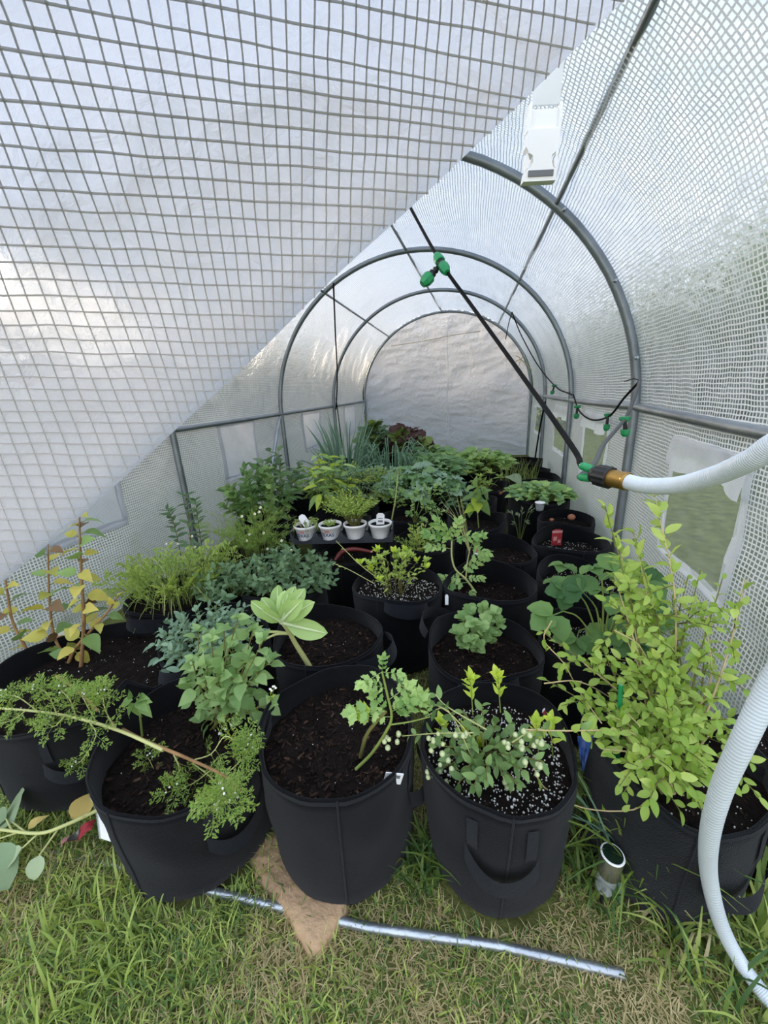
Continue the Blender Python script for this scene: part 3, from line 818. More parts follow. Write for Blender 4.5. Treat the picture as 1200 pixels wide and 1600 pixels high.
bag('b1', -1.12, .715, 'wide slumped grow bag at the left edge with the yellowing plant', .50, .27, 'crumb', .05, ((-.9, 0),), nchip=260, fold=((-.35, .07, .16), (pi, .02, .5)), squash=1.05, taper=.96)
bag('b2', -.642, .565, 'front left grow bag crossed by the fallen flowering stem', .372, .29, 'mulch', .065, ((-.45, 0),), nchip=420, fold=((2.1, .02, .6),), taper=.90, rimwave=.015)
bag('b3', -.293, .62, 'front centre grow bag standing on the flat tan stone', .345, .335, 'mulch', .06, ((.1, 0), (3.2, 0)), nchip=460, taper=.90, rimwave=.006)
bag('b4', .045, .655, 'front grow bag with a drooping strap handle facing out, holding the berry bush', .315, .325, 'perlite', .05, ((-1.53, 0),), nchip=330, taper=.88, rimwave=.006)
bag('b5', .392, .715, 'dusty grow bag behind the solar light, under the large yellow-green shrub', .30, .30, 'crumb', .045, ((-1.2, 0),), nchip=220, mat='felt_dusty', rimwave=.015)
bag('b6', .652, .765, 'dusty grow bag at the right edge behind the hanging hose', .25, .29, 'crumb', .045, ((-1.9, 0),), nchip=180, mat='felt_dusty', rimwave=.02)
bag('b7', -.45, .965, 'grow bag of bark mulch with the pale leaning rosette', .335, .31, 'mulch', .06, ((-.3, .9),), nchip=380)
bag('b8', .02, 1.005, 'grow bag of bark mulch with one small round mint clump', .325, .30, 'mulch', .06, ((2.6, .9), (-1.5, .5)), nchip=380, rimwave=.014)
bag('b9', -.82, .915, 'grow bag overflowing with grey-green oregano behind the front left bag', .34, .29, 'crumb', .04, ((-1.6, .6),), nchip=120)
bag('b10', .345, 1.10, 'grow bag with broad dark leaves behind the large shrub', .31, .29, 'perlite', .05, (), nchip=110)
bag('b11', -.30, 1.315, 'grow bag speckled with white perlite holding the bushy flowering plant', .335, .31, 'perlite', .045, ((-1.2, .8),), nchip=240)
bag('b12', .045, 1.375, 'grow bag with the sprawling wild tomato stem', .335, .31, 'mulch', .09, (), nchip=260)
bag('b13', -1.17, 1.15, 'grow bag by the left cover with wispy grass-like herb', .36, .29, 'crumb', .03, ((-1.4, .9),), nchip=60)
bag('b14', .39, 1.50, 'grow bag with a strawberry plant beside the right cover', .325, .30, 'perlite', .07, (), nchip=150)
bag('b15', -.78, 1.30, 'grow bag full of dark mint behind the pale rosette', .35, .29, 'crumb', .03, (), nchip=60)
bag('b16', -.60, 1.66, 'grow bag in shadow in front of the pot tray', .32, .27, 'crumb', .05, (), nchip=60)
bag('b17', .10, 1.735, 'grow bag with bare mulch left of the red plant tag', .32, .29, 'mulch', .06, (), nchip=140)
bag('b18', .42, 1.87, 'grow bag with a red plant tag stuck in its soil', .34, .30, 'perlite', .07, (), nchip=120)
bag('b19', -.27, 1.755, 'grow bag with a small ferny carrot top', .31, .30, 'mulch', .05, (), nchip=120)
bag('b20', -.02, 2.13, 'grow bag with the upright young pepper plant', .32, .30, 'mulch', .06, (), nchip=100)
bag('b21', .37, 2.60, 'round grow bag packed with a low green carpet', .38, .31, 'crumb', .02, (), nchip=30)
bag('b22', .47, 2.245, 'grow bag with terracotta-pink bits by the right cover', .30, .28, 'crumb', .05, (), nchip=60)
bag('b23', -.40, 2.16, 'grow bag with a straggly tomato behind the pot tray', .33, .30, 'mulch', .06, (), nchip=80)
bag('b24', -.06, 2.52, 'grow bag of dark mulch behind the young pepper', .33, .29, 'crumb', .05, (), nchip=60)
bag('b25', .40, 3.10, 'tall empty-looking grow bag near the back right hoop', .37, .33, 'crumb', .05, (), nchip=30)
bag('b26', .02, 2.95, 'grow bag with a pale spidery weed', .34, .29, 'crumb', .04, (), nchip=40)
bag('b28', -1.09, 1.585, 'grow bag hidden under white-flowered chamomile at the left', .34, .28, 'crumb', .03, (), nchip=30)
bag('b29', -1.30, 2.06, 'grow bag under the tall dark basil bush', .36, .28, 'crumb', .03, (), nchip=30)
bag('b31', -.42, 2.62, 'grow bag with broad pale brassica leaves', .36, .29, 'crumb', .03, (), nchip=30)
bag('b33', -.40, 3.10, 'grow bag with a lush low mound of toothed leaves, middle back', .38, .31, 'crumb', .02, (), nchip=20)
bag('b34', -.85, 2.45, 'grow bag with feathery leaves left of the brassica', .36, .29, 'crumb', .03, (), nchip=20)
bag('b30', -1.15, 2.95, 'grow bag with a clump of tall blue-green onions', .38, .30, 'crumb', .03, (), nchip=20)
bag('b32', -.92, 3.75, 'grow bag with green and red lettuce at the back', .40, .31, 'crumb', .03, (), nchip=20)
bag('b35', -.03, 3.45, 'grow bag with a light green mound near the end wall', .38, .30, 'crumb', .03, (), nchip=20)
bag('b36', -.45, 3.60, 'grow bag with a paler leafy mound behind the toothed leaves', .38, .30, 'crumb', .03, (), nchip=20)

for k, (x, y, lab) in enumerate(((.39, 3.52, 'grow bag right of the light green mound by the back hoop leg'), (-.02, 3.90, 'grow bag in the back row before the end wall, right of centre'), (-.45, 4.05, 'grow bag in the back row before the end wall, centre'),
        (.38, 3.95, 'grow bag in the back row at the right cover'), (-1.32, 3.40, 'grow bag at the left cover behind the onions'), (-1.35, 2.55, 'grow bag at the left cover behind the basil bush'), (-1.36, 3.85, 'grow bag at the back left corner'), (-.80, 2.05, 'grow bag under the drooping-leaved pepper'), (-.76, 2.90, 'grow bag with the second onion clump'))):
    bag('c%d' % k, x, y, lab, .36, .30, 'crumb', .04, (), nchip=20)
# ================================================================== the plants
A = at_y
# yellowing plant in the left bag
p = Plant('pepper_bush', 'tall yellowing plant with spotted drooping leaves at the left edge', soilpt('b1', .02, -.03))
y = .78
for path, n, sz in (([(82, 1090), (43, 1017), (20, 972), (10, 915), (2, 880)], 9, .062), ([(132, 1078), (102, 1028), (84, 991), (77, 930), (75, 850)], 13, .070),
                    ([(126, 1050), (131, 974), (128, 915), (125, 850), (124, 802)], 15, .060), ([(105, 1040), (120, 1010), (165, 960), (185, 930)], 6, .05)):
    pts = [A(a, b, y + .015 * i) for i, (a, b) in enumerate(path)]
    pa = p.stem(pts, .0062, .002, 'stem_brown', 7)
    p.shoot(pa, int(n * 1.9), sz * 1.05, 'wideovate', 'leaf_yellow', .15, False, 1.35, .35, .65, .25, jit=.45)
for i, q in enumerate(p.lv):
    if i % 8 == 0: p.lv[i] = (q[0], q[1], 'leaf_rust', q[3])
    elif i % 3 == 0: p.lv[i] = (q[0], q[1], 'leaf_pepper', q[3])
p.done()

# fallen flowering stem across the front left bag
p = Plant('bolted_coriander', 'fallen flowering herb stem lying across the front left bag', A(80, 1052, .74))
z0 = .56
main = p.stem([A(80, 1052, .74), A(120, 1078, .68), A(165, 1122, .60), A(215, 1152, .53), A(262, 1172, .50), A(300, 1188, .49), A(350, 1212, .455), A(375, 1236, .43)], .0052, .0022, 'stem_brown', 7)
gr = p.stem([A(-20, 1105, .55), A(60, 1112, .55), A(120, 1122, .54), A(190, 1143, .525), A(255, 1172, .50)], .0028, .004, 'stem_pale', 6)
for base, tips in (((300, 1188), [(330, 1178), (352, 1150), (375, 1165), (385, 1160)]), ((270, 1176), [(280, 1205), (255, 1225), (232, 1185)]), ((330, 1203), [(300, 1225), (270, 1235)]),
                   ((350, 1212), [(375, 1190), (385, 1175)]), ((355, 1216), [(345, 1245), (332, 1268)]), ((370, 1230), [(350, 1250), (370, 1255)]),
                   ((300, 1192), [(330, 1215), (350, 1240)]), ((60, 1112), [(30, 1090), (10, 1085)]), ((90, 1118), [(75, 1085), (60, 1075)]), ((120, 1122), [(110, 1095), (95, 1078)]),
                   ((40, 1110), [(20, 1125), (0, 1130)]), ((100, 1120), [(85, 1135), (70, 1128)]), ((140, 1128), [(150, 1150), (130, 1185), (118, 1195)]), ((180, 1138), [(165, 1110), (160, 1085)]),
                   ((150, 1128), [(135, 1100), (128, 1085)])):
    pa = p.stem([A(*base, .51)] + [A(a, b, (.50 if b < 1228 else .45 if b < 1240 else .375) + .008 * i) for i, (a, b) in enumerate(tips)], .0014, .0008, 'stem_pale', 4)
    p.shoot(pa, 13, .042, 'fern', 'leaf_fern', .15, False, 1.1, 0, .9, .1, jit=.5)
    p.tuft(pa[-1], 6, .034, 'fern', 'leaf_fern')
    for k in range(3): p.balls([(pa[-1] + V((p.r.uniform(-.012, .012), p.r.uniform(-.01, .01), p.r.uniform(0, .012))), 1)], .0022, 'petal_white', 'flower')
p.done(0)

# pepper seedling
p = Plant('pepper_seedling', 'small pepper seedling at the back of the front left bag', A(222, 1135, .575))
pa = p.stem([A(222, 1150, .58), A(218, 1112, .575), A(214, 1092, .57)], .003, .002)
for a, b, sz in ((185, 1100, .050), (195, 1122, .050), (215, 1142, .062), (240, 1120, .050), (252, 1098, .050), (238, 1082, .045), (218, 1076, .035), (200, 1082, .042), (228, 1105, .052)):
    t = A(a, b, .57 - .03 * p.r.random()); d = t - pa[-1]; p.leaf(pa[-1] + d.normalized() * .012, d + V((0, -.01, .004)), sz * .85, 'ovate', 'leaf_pepper', (p.r.uniform(-.4, .4), -.55, .8))
p.done()

# lemon balm: soft bright leaves, leaning stems
p = Plant('lemon_balm', 'bright green lemon balm with soft toothed leaves in the front left bag', at_z(350, 1135, .225))
bs = p.base
for tip in ((310, 985), (330, 1000), (350, 985), (372, 965), (395, 985), (412, 1000), (425, 1030), (405, 1045), (300, 1030), (325, 1040), (365, 1010), (385, 1030), (345, 1050), (330, 1085), (372, 1075), (395, 1085), (320, 1120), (425, 1100), (295, 1065)):
    T = A(*tip, bs.y + p.r.uniform(-.04, .05)); mid = bs.lerp(T, .5) + V((p.r.uniform(-.02, .02), -.01, .015))
    pa = p.stem([bs + V((p.r.uniform(-.03, .03), p.r.uniform(-.02, .02), 0)), mid, T], .0022, .0012, 'stem_olive', 4)
    p.shoot(pa, 4, .042, 'wideovate', 'leaf_balm', .3, True, 1.25, .05, .8, .3, jit=.5)
    p.tuft(pa[-1], 4, .026, 'wideovate', 'leaf_balm')
p.done()
p = Plant('alyssum', 'tiny white-flowered sprig at the rim of the front left bag', at_z(375, 1165, .225))
for t in ((352, 1140), (362, 1135), (345, 1148), (424, 1080), (428, 1075)):
    pa = p.stem([p.base if t[0] < 400 else at_z(420, 1115, .235), A(*t, p.base.y)], .001, .0007, n=4); p.shoot(pa, 9, .016, 'lance', 'leaf_lime', .2)
    p.balls([(pa[-1] + V((p.r.uniform(-.005, .005), 0, p.r.uniform(0, .006))), 1) for _ in range(4)], .0025, 'petal_white', 'flower')
p.done(60)

# oregano and mint carpets
p = Plant('oregano', 'grey-green oregano carpet with small rounded leaves behind the pepper seedling', soilpt('b9', -.02, -.02))
p.carpet(.17, .15, .075, 40, .034, 'oval', 'leaf_oregano')
p.bush(.17, .16, .11, 56, 5, .028, 'oval', 'leaf_oregano', sr=.0014, hmin=.7, root=.5, ang=1.2, taper=.85); p.done()
p = Plant('spearmint', 'dark mint mass with small pointed leaves behind the pale rosette', soilpt('b15', .02, -.02))
p.bush(.24, .20, .17, 64, 6, .034, 'oval', 'leaf_mintdark', sr=.0016, hmin=.55, root=.5, ang=1.2, taper=.8, lean=(0, -.03)); p.done()
p = Plant('spearmint', 'dark mint sprigs spilling forward beside the wispy herb', at_z(360, 930, .28))
p.bush(.15, .12, .12, 26, 5, .036, 'oval', 'leaf_mintdark', sr=.0016, hmin=.5, root=.5, ang=1.2, taper=.8); p.done()

# pale rosette on a bare leaning stem
p = Plant('bolted_brassica', 'pale green rosette of thick-ribbed leaves on a bare leaning stem', at_z(489, 1052, .25))
yy = p.base.y
pa = p.stem([p.base, A(478, 1032, yy), A(463, 1008, yy - .01), A(450, 985, yy - .02), A(440, 972, yy - .025)], [.0085, .005][0], .005, 'stem_pale', 9)
top = pa[-1]
for tp, sz, dy in (((393, 945), .112, -.03), ((428, 915), .115, .05), ((442, 925), .09, .03), ((470, 925), .118, .02), ((462, 945), .07, -.03), ((500, 990), .115, -.03), ((415, 960), .095, -.05), ((448, 945), .075, -.02), ((408, 935), .1, .01), ((455, 918), .1, .04), ((480, 945), .1, -.01)):
    T = A(*tp, top.y + dy); p.leaf(top, T - top, (T - top).length * 1.06, 'spoon', 'leaf_pale', (.15, -.85, .5), 1.05)
for tp in ((395, 992), (412, 1000)):
    q = pa[len(pa) * 2 // 3]; T = A(*tp, q.y - .02); p.stem([q, q.lerp(T, .5) + V((0, 0, .008)), T], .0042, .003, 'stem_pale', 6)
p.leaf(pa[len(pa) // 2 + 2], A(462, 990, yy) - pa[len(pa) // 2 + 2], .045, 'spoon', 'leaf_pale', (0, -1, .3)); p.done()

# young tomato, front centre bag
p = Plant('tomato_seedling', 'young tomato plant with cut leaves in the front centre bag', at_z(560, 1195, .275))
yb = p.base.y
s1 = p.stem([at_z(563, 1183, .275), A(572, 1150, yb), A(588, 1128, yb), A(603, 1112, yb)], .0042, .003, 'stem_olive', 7)
s2 = p.stem([at_z(556, 1202, .275), A(580, 1178, yb), A(602, 1145, yb), A(612, 1120, yb), A(605, 1085, yb), A(597, 1050, yb)], .0036, .002, 'stem_green', 7)
s3 = p.stem([s2[10], A(640, 1128, yb), A(672, 1120, yb)], .0018, .0012)
for src, tp, sz in ((s1[-1], (558, 1112), .085), (s1[-1], (580, 1090), .06), (s2[-1], (570, 1065), .055), (s2[-1], (598, 1035), .04), (s2[-1], (622, 1052), .045), (s2[-6], (632, 1075), .065), (s2[-8], (655, 1092), .08), (s2[-4], (585, 1070), .05), (s2[-8], (640, 1100), .06), (s2[-9], (575, 1120), .07), (s3[-1], (655, 1085), .05)):
    T = A(*tp, yb - .03 * p.r.random()); d = T - src; p.leaf(src, d, max(sz, d.length), 'tomato', 'leaf_tomato', (0, -.7, .7))
p.leaf(s1[-1] + V((-.03, 0, 0)), A(548, 1122, yb) - s1[-1], .05, 'jag', 'leaf_lime', (0, -.7, .7)); p.done()

# berry bush, front right bag
p = Plant('blueberry_bush', 'berry bush with pale green fruit clusters in the front right bag', at_z(762, 1190, .28))
bs = p.base; yb = bs.y
for tip, dy in (((705, 1150), 0), ((680, 1165), -.03), ((690, 1200), -.05), ((722, 1110), .04), ((740, 1120), 0), ((752, 1100), .05), ((775, 1125), .05), ((800, 1130), .04), ((820, 1140), .02), ((838, 1150), 0), ((850, 1165), 0),
                ((800, 1180), -.05), ((820, 1205), -.07), ((790, 1215), -.08), ((760, 1220), -.10), ((740, 1230), -.1), ((728, 1200), -.06), ((780, 1160), 0), ((850, 1190), -.05), ((700, 1180), -.04), ((735, 1165), -.03), ((812, 1228), -.09), ((715, 1225), -.08)):
    T = A(*tip, yb + dy); pa = p.stem([bs + V((p.r.uniform(-.02, .02), p.r.uniform(-.01, .01), 0)), bs.lerp(T, .5) + V((0, 0, .012)), T], .002, .0011, 'stem_olive', 4)
    p.shoot(pa, 6, .030, 'oval', 'leaf_blueberry', .35, False, 1.1, .0, .8, .05, jit=.5)
for tip, n in (((735, 1062), 9), ((778, 1058), 9), ((728, 1140), 12), ((742, 1175), 12), ((750, 1165), 8), ((690, 1130), 6), ((838, 1130), 8), ((860, 1128), 7), ((770, 1210), 8)):
    T = A(*tip, yb + .03); b0_ = A(tip[0] + 4, tip[1] + 55, yb + .03); pa = p.stem([b0_, b0_.lerp(T, .6), T], .0014, .0009, n=4); p.shoot(pa, n, .030, 'lance', 'leaf_lime', .3, False, .7, -.1, .8); p.tuft(T, 5, .024, 'oval', 'leaf_lime', .3)
for path, n in (([(735, 1150), (700, 1112), (660, 1092), (625, 1070)], 9), ([(740, 1145), (680, 1146), (628, 1150)], 8), ([(760, 1140), (700, 1105), (680, 1085)], 5), ([(800, 1160), (835, 1140), (870, 1142), (960, 1140)], 6), ([(745, 1200), (700, 1110), (665, 1120)], 4)):
    pa = p.stem([A(a, b, yb - .03) for a, b in path], .0014, .0009, 'stem_pale', 4); p.shoot(pa, n, .026, 'oval', 'leaf_blueberry', .3, False, 1.2, 0, .8)
for c, n in (((612, 1155), 9), ((682, 1160), 7), ((672, 1208), 8), ((700, 1200), 6), ((688, 1215), 4), ((800, 1170), 5), ((832, 1195), 6), ((840, 1170), 4), ((795, 1225), 4), ((720, 1145), 4), ((812, 1150), 4)):
    C = A(*c, yb - .06); p.balls([(C + V((p.r.uniform(-.016, .016), p.r.uniform(-.012, .012), p.r.uniform(-.014, .014))), p.r.uniform(.8, 1.15)) for _ in range(n)], .0052, 'berry', 'berry')
p.done()

# large shrub, right
p = Plant('goji_shrub', 'large arching yellow-green shrub against the right cover', at_z(1045, 1225, .25))
bs = p.base
tips = [((945, 790), .95), ((1022, 770), .95), ((990, 830), .98), ((968, 850), .95), ((1165, 905), .82), ((1130, 900), .88), ((1095, 890), .92), ((1000, 870), .9), ((960, 900), .88), ((1050, 930), .9), ((1100, 960), .86), ((1075, 900), .93),
        ((1010, 960), .84), ((980, 1000), .80), ((940, 1010), .80), ((905, 1030), .80), ((845, 985), .86), ((850, 1060), .78), ((900, 1070), .76), ((935, 1090), .72), ((1020, 1030), .8), ((1060, 1010), .82), ((1100, 1030), .8),
        ((1120, 1080), .78), ((1140, 1120), .76), ((1060, 1090), .72), ((1010, 1110), .68), ((980, 1140), .64), ((940, 1170), .62), ((1000, 1190), .58), ((1060, 1160), .62), ((1100, 1180), .62), ((1140, 1190), .66), ((1020, 1230), .55), ((960, 1120), .66), ((1040, 1060), .75), ((1080, 1120), .68)]
for tip, yv in tips:
    T = A(*tip, yv); mid = bs.lerp(T, .5) + V((p.r.uniform(-.03, .03), p.r.uniform(-.02, .02), .035)); mid.x = min(mid.x, .60); T.x = min(T.x, .61)
    pa = p.stem([bs + V((p.r.uniform(-.03, .03), p.r.uniform(-.03, .03), 0)), mid, T], .0028, .0010, 'stem_olive' if p.r.random() < .6 else 'stem_dry', 5, 5)
    long = (T - bs).length > .3
    if tip[1] < 860: p.shoot(pa, 16, .042, 'oval', 'leaf_shrub', .45, False, 1.1, 0, .9, .1, jit=.4)
    p.shoot(pa, 17 if long else 11, .028, 'oval', 'leaf_shrub', .22, False, 1.15, 0, .75, .08, jit=.4)
    for k in range(3):
        q = pa[p.r.randrange(len(pa) // 3, len(pa) - 2)]; d = V((p.r.uniform(-1, .6), p.r.uniform(-1, .3), p.r.uniform(-.3, .7))).normalized() * p.r.uniform(.05, .12); e_ = q + d; e_.x = min(e_.x, .61)
        pb = p.stem([q, q.lerp(e_, .5) + V((0, 0, .008)), e_], .0012, .0008, 'stem_olive', 3, 3); p.shoot(pb, 7, .026, 'oval', 'leaf_shrub', .2, False, 1.1, 0, .85, .05, jit=.4)
for path in ([(862, 970), (850, 1000), (880, 1035), (905, 1080), (940, 1130)], [(960, 985), (1000, 1010), (1030, 1070), (1060, 1090)], [(850, 1068), (905, 1065), (960, 1095), (1000, 1135)], [(820, 1140), (880, 1142), (960, 1140)], [(833, 1195), (850, 1230), (910, 1262), (990, 1265), (1020, 1235)]):
    pa = p.stem([A(a, b, .60 if b > 1100 else .76) for a, b in path], .0016, .001, 'stem_dry', 4)
    p.shoot(pa, 10, .026, 'oval', 'leaf_shrub', .1, False, 1.2, 0, .9)
p.done(300)

# mint clump in mulch
p = Plant('mint_clump', 'small round-leaved mint clump alone in bark mulch', at_z(748, 1020, .235)); bs = p.base
for tip, dy in (((722, 965), 0), ((735, 955), .02), ((755, 952), .03), ((775, 960), .02), ((780, 975), 0), ((718, 990), -.03), ((735, 1000), -.05), ((755, 985), -.03), ((770, 990), -.02), ((740, 975), -.03), ((760, 970), 0), ((725, 1005), -.04), ((748, 1010), -.05)):
    T = A(*tip, bs.y + dy); pa = p.stem([bs + V((p.r.uniform(-.02, .02), 0, 0)), bs.lerp(T, .55), T], .0016, .0012, n=4); p.shoot(pa, 2, .034, 'round', 'leaf_balm', .5, True, 1.2, 0, .9); p.tuft(T, 5, .032, 'round', 'leaf_balm')
p.done()

# bushy flowering plant in perlite
p = Plant('golden_bush', 'bushy yellow-green plant growing from perlite-speckled soil', soilpt('b11', -.01, -.02)); bs = p.base
for k in range(26):
    a = p.r.uniform(0, 6.28); q = sqrt(p.r.random()); T = bs + V((.13 * q * cos(a), .10 * q * sin(a), .20 * (1 - .4 * q) * p.r.uniform(.8, 1.1)))
    pa = p.stem([bs + V((.03 * cos(a), .02 * sin(a), 0)), bs.lerp(T, .5) + V((0, 0, .01)), T], .0015, .001, 'stem_olive', 4); p.shoot(pa, 7, .030, 'lance' if k % 2 else 'oval', 'leaf_shrub', .3); p.tuft(T, 6, .028, 'oval', 'leaf_lime' if k % 3 == 0 else 'leaf_shrub', .3)
for path in ([(592, 905), (560, 880), (525, 845)], [(585, 912), (545, 890), (520, 880)]):
    pa = p.stem([A(a, b, bs.y - .06) for a, b in path], .0016, .001, 'stem_pale', 4); p.shoot(pa, 4, .022, 'lance', 'leaf_shrub', .5)
p.done(200)

# wild tomato
p = Plant('wild_tomato', 'sprawling pale tomato stem with feathered leaves', at_z(745, 928, .22)); bs = p.base; yb = bs.y
s1 = p.stem([bs, A(728, 905, yb), A(712, 890, yb), A(706, 870, yb), A(706, 845, yb)], .0048, .003, 'stem_pale', 7)
s2 = p.stem([A(728, 905, yb), A(730, 880, yb), A(735, 855, yb)], .003, .002, 'stem_pale', 6)
for src, tp, sz in ((s1[-1], (670, 830), .10), (s1[-1], (690, 815), .09), (s1[-1], (730, 835), .10), (s1[-1], (715, 820), .09), (s2[-1], (755, 860), .08), (s2[-1], (745, 840), .08), (s1[-3], (672, 850), .09), (s1[4], (690, 900), .07), (s1[3], (685, 912), .07), (s1[4], (750, 900), .06), (s1[2], (738, 935), .06), (s1[6], (750, 870), .06), (s1[-1], (705, 838), .08)):
    T = A(*tp, yb - .05 * p.r.random()); p.leaf(src, T - src, max(sz, (T - src).length) * 1.25, 'feather', 'leaf_tomato', (0, -.6, .75))
p.done()
p = Plant('seed_stalk', 'leaning bundle of dry green seed stalks behind the wild tomato', at_z(735, 868, .28)); bs = p.base
for k in range(9):
    T = A(680 + 8 * k * .6 + p.r.uniform(-6, 10), 770 + p.r.uniform(-5, 25), bs.y + .05); M_ = A(712 + k * 2, 815, bs.y + .03)
    pa = p.stem([bs, M_, T], .0016, .0008, 'stem_dry' if k % 2 else 'stem_green', 4); p.shoot(pa, 14, .014, 'needle', 'leaf_silver', .4, False, .4)
p.done(0)

# strawberries and broad leaves on the right
p = Plant('strawberry', 'strawberry plant with bright three-part leaves beside the right cover', soilpt('b14', .0, -.03)); bs = p.base; yb = bs.y
for tp, sz in (((885, 880), .09), ((868, 905), .075), ((920, 882), .09), ((905, 912), .08), ((945, 895), .08), ((880, 925), .08), ((895, 898), .06), ((930, 915), .085)):
    T = A(*tp, yb - .05 * p.r.random()); pa = p.stem([bs, bs.lerp(T, .6) + V((0, 0, .02)), T], .0018, .0013, n=4); p.leaf(T, V((p.r.uniform(-.5, .5), -.8, .1)), sz, 'tri', 'leaf_straw', (0, -.3, 1))
p.done()
p = Plant('marrow_leaves', 'broad rough green leaves behind the large shrub', soilpt('b10', .02, 0)); bs = p.base; yb = bs.y
for tp, sz, d in (((955, 925), .105, (.3, -.6, .1)), ((880, 955), .11, (-.6, -.5, -.05)), ((935, 965), .10, (.2, -.8, -.1)), ((985, 955), .10, (.7, -.3, .0)), ((985, 915), .10, (.6, .2, .1)), ((925, 940), .095, (-.3, .4, .2)), ((905, 985), .10, (-.3, -.8, -.15)), ((975, 985), .10, (.3, -.8, -.15)), ((940, 905), .10, (.5, .3, .2)), ((900, 925), .085, (-.6, -.2, .1))):
    T = A(*tp, yb + p.r.uniform(-.06, .06)); p.stem([bs, bs.lerp(T, .6) + V((0, 0, .03)), T], .003, .002, n=5); p.leaf(T, d, sz * 1.15, 'tri', 'leaf_straw', (-.1, -.6, .75))
p.done()

# middle rows
p = Plant('carrot_top', 'small feathery carrot top in the middle row', soilpt('b19', -.02, -.02)); 
for k in range(11):
    a = k * 2.4; el = p.r.uniform(.5, 1.3); p.leaf(p.base, (cos(a) * cos(el), sin(a) * cos(el), sin(el)), .12 * p.r.uniform(.7, 1.1), 'fern', 'leaf_fern')
p.done(11)
p = Plant('pepper_plant', 'upright young pepper plant with glossy leaves in the middle row', at_z(748, 825, .24)); bs = p.base; yb = bs.y
pa = p.stem([bs, A(746, 800, yb), A(745, 770, yb), A(744, 752, yb)], .004, .002, 'stem_green', 6)
for tp, sz in (((725, 812), .12), ((768, 812), .12), ((728, 778), .10), ((772, 785), .11), ((730, 762), .09), ((765, 760), .09), ((748, 795), .11), ((755, 768), .09), ((742, 752), .08), ((760, 820), .09), ((750, 778), .1), ((735, 770), .08)):
    q = pa[p.r.randrange(4, len(pa))]; T = A(*tp, yb - .10 * p.r.random()); p.leaf(q + (T - q) * .25, T - q, sz * .85, 'ovate', 'leaf_pepper', (p.r.uniform(-.6, .6), -.4, .8))
p.leaf(pa[5], V((-.6, -.5, .1)), .08, 'wideovate', 'leaf_lime', (0, -.6, .8)); p.leaf(pa[7], V((.1, -.8, -.5)), .10, 'wideovate', 'leaf_lime', (0, -.6, .8)); p.done()
p = Plant('weed_sprig', 'thin grassy weed between the young pepper and the red-tagged bag', at_z(812, 850, .05)); bs = p.base
for k in range(7):
    T = A(795 + 7 * k, 800 + p.r.uniform(-8, 30), bs.y + .03 * p.r.uniform(-1, 1)); pa = p.stem([bs, bs.lerp(T, .6) + V((0, 0, .05)), T], .0018, .0008, n=4); p.shoot(pa, 8, .045, 'needle', 'leaf_silver', .5, False, .5)
p.done(0)
p = Plant('straggly_tomato', 'straggly tomato with a tall pale stem behind the pot tray', soilpt('b23', .02, 0)); bs = p.base; yb = bs.y
st = p.stem([A(612, 812, yb), A(617, 785, yb), A(620, 760, yb), A(622, 735, yb)], .005, .003, 'stem_pale', 6)
p.shoot(st, 12, .085, 'feather', 'leaf_tomato', .3, False, 1.1)
for tip in ((650, 770), (675, 790), (690, 800), (640, 800), (660, 815), (665, 760), (690, 760)):
    T = A(*tip, yb - .05); pa = p.stem([bs, bs.lerp(T, .5) + V((0, 0, .04)), T], .0025, .0015, n=4); p.shoot(pa, 6, .075, 'tomato', 'leaf_tomato', .4)
p.done()
p = Plant('spider_weed', 'pale spidery weed with starry leaf tufts in the back row', soilpt('b26', .02, -.05)); bs = p.base
for k in range(12):
    T = bs + V((p.r.uniform(-.13, .13), p.r.uniform(-.08, .08), p.r.uniform(.03, .13))); p.stem([bs, T], .002, .001, n=3); p.tuft(T, 7, .055, 'lance', 'leaf_fern')
p.done(80)

# low carpets further back
def mound(key, name, label, mat, n, size, kind, rx=.20, ry=.19, h=.09, dx=0, dy=0, mats=None, single=150):
    p = Plant(name, label, soilpt(key, dx, dy)); p.carpet(rx, ry, h, n, size, kind, mat, mats); p.done(single)
mound('b21', 'parsley_mat', 'round flat mat of light green leaves filling its bag at the right', 'leaf_carpet', 230, .058, 'jag', .19, .18, .085, mats=['leaf_carpet', 'leaf_tomato'])
mound('b33', 'toothed_mound', 'lush mound of toothed green leaves in the middle back', 'leaf_carpet', 300, .075, 'jag', .27, .24, .19)
mound('b24', 'sage_clump', 'small dark leafy clump behind the young pepper', 'leaf_mintdark', 60, .07, 'lance', .12, .12, .09, dx=-.08)
mound('b36', 'leafy_mound', 'paler leafy mound before the end wall', 'leaf_carpet', 260, .09, 'jag', .28, .25, .20, mats=['leaf_tomato', 'leaf_carpet'])
mound('b35', 'rocket_mound', 'light green leafy mound at the back right', 'leaf_tomato', 240, .085, 'jag', .27, .24, .20)
mound('b31', 'cabbage', 'broad pale blue-green brassica behind the pot tray', 'leaf_brassica', 150, .10, 'frill', .26, .22, .22, mats=['leaf_brassica', 'leaf_carpet'])
mound('b34', 'feather_herb', 'feathery grey-green herb left of the broad brassica', 'leaf_brassica', 90, .16, 'fern', .26, .22, .24, mats=['leaf_brassica', 'leaf_fern'], single=90)
p = Plant('onion_clump', 'tall clump of blue-green onion leaves at the back left', soilpt('b30', .08, 0)); 
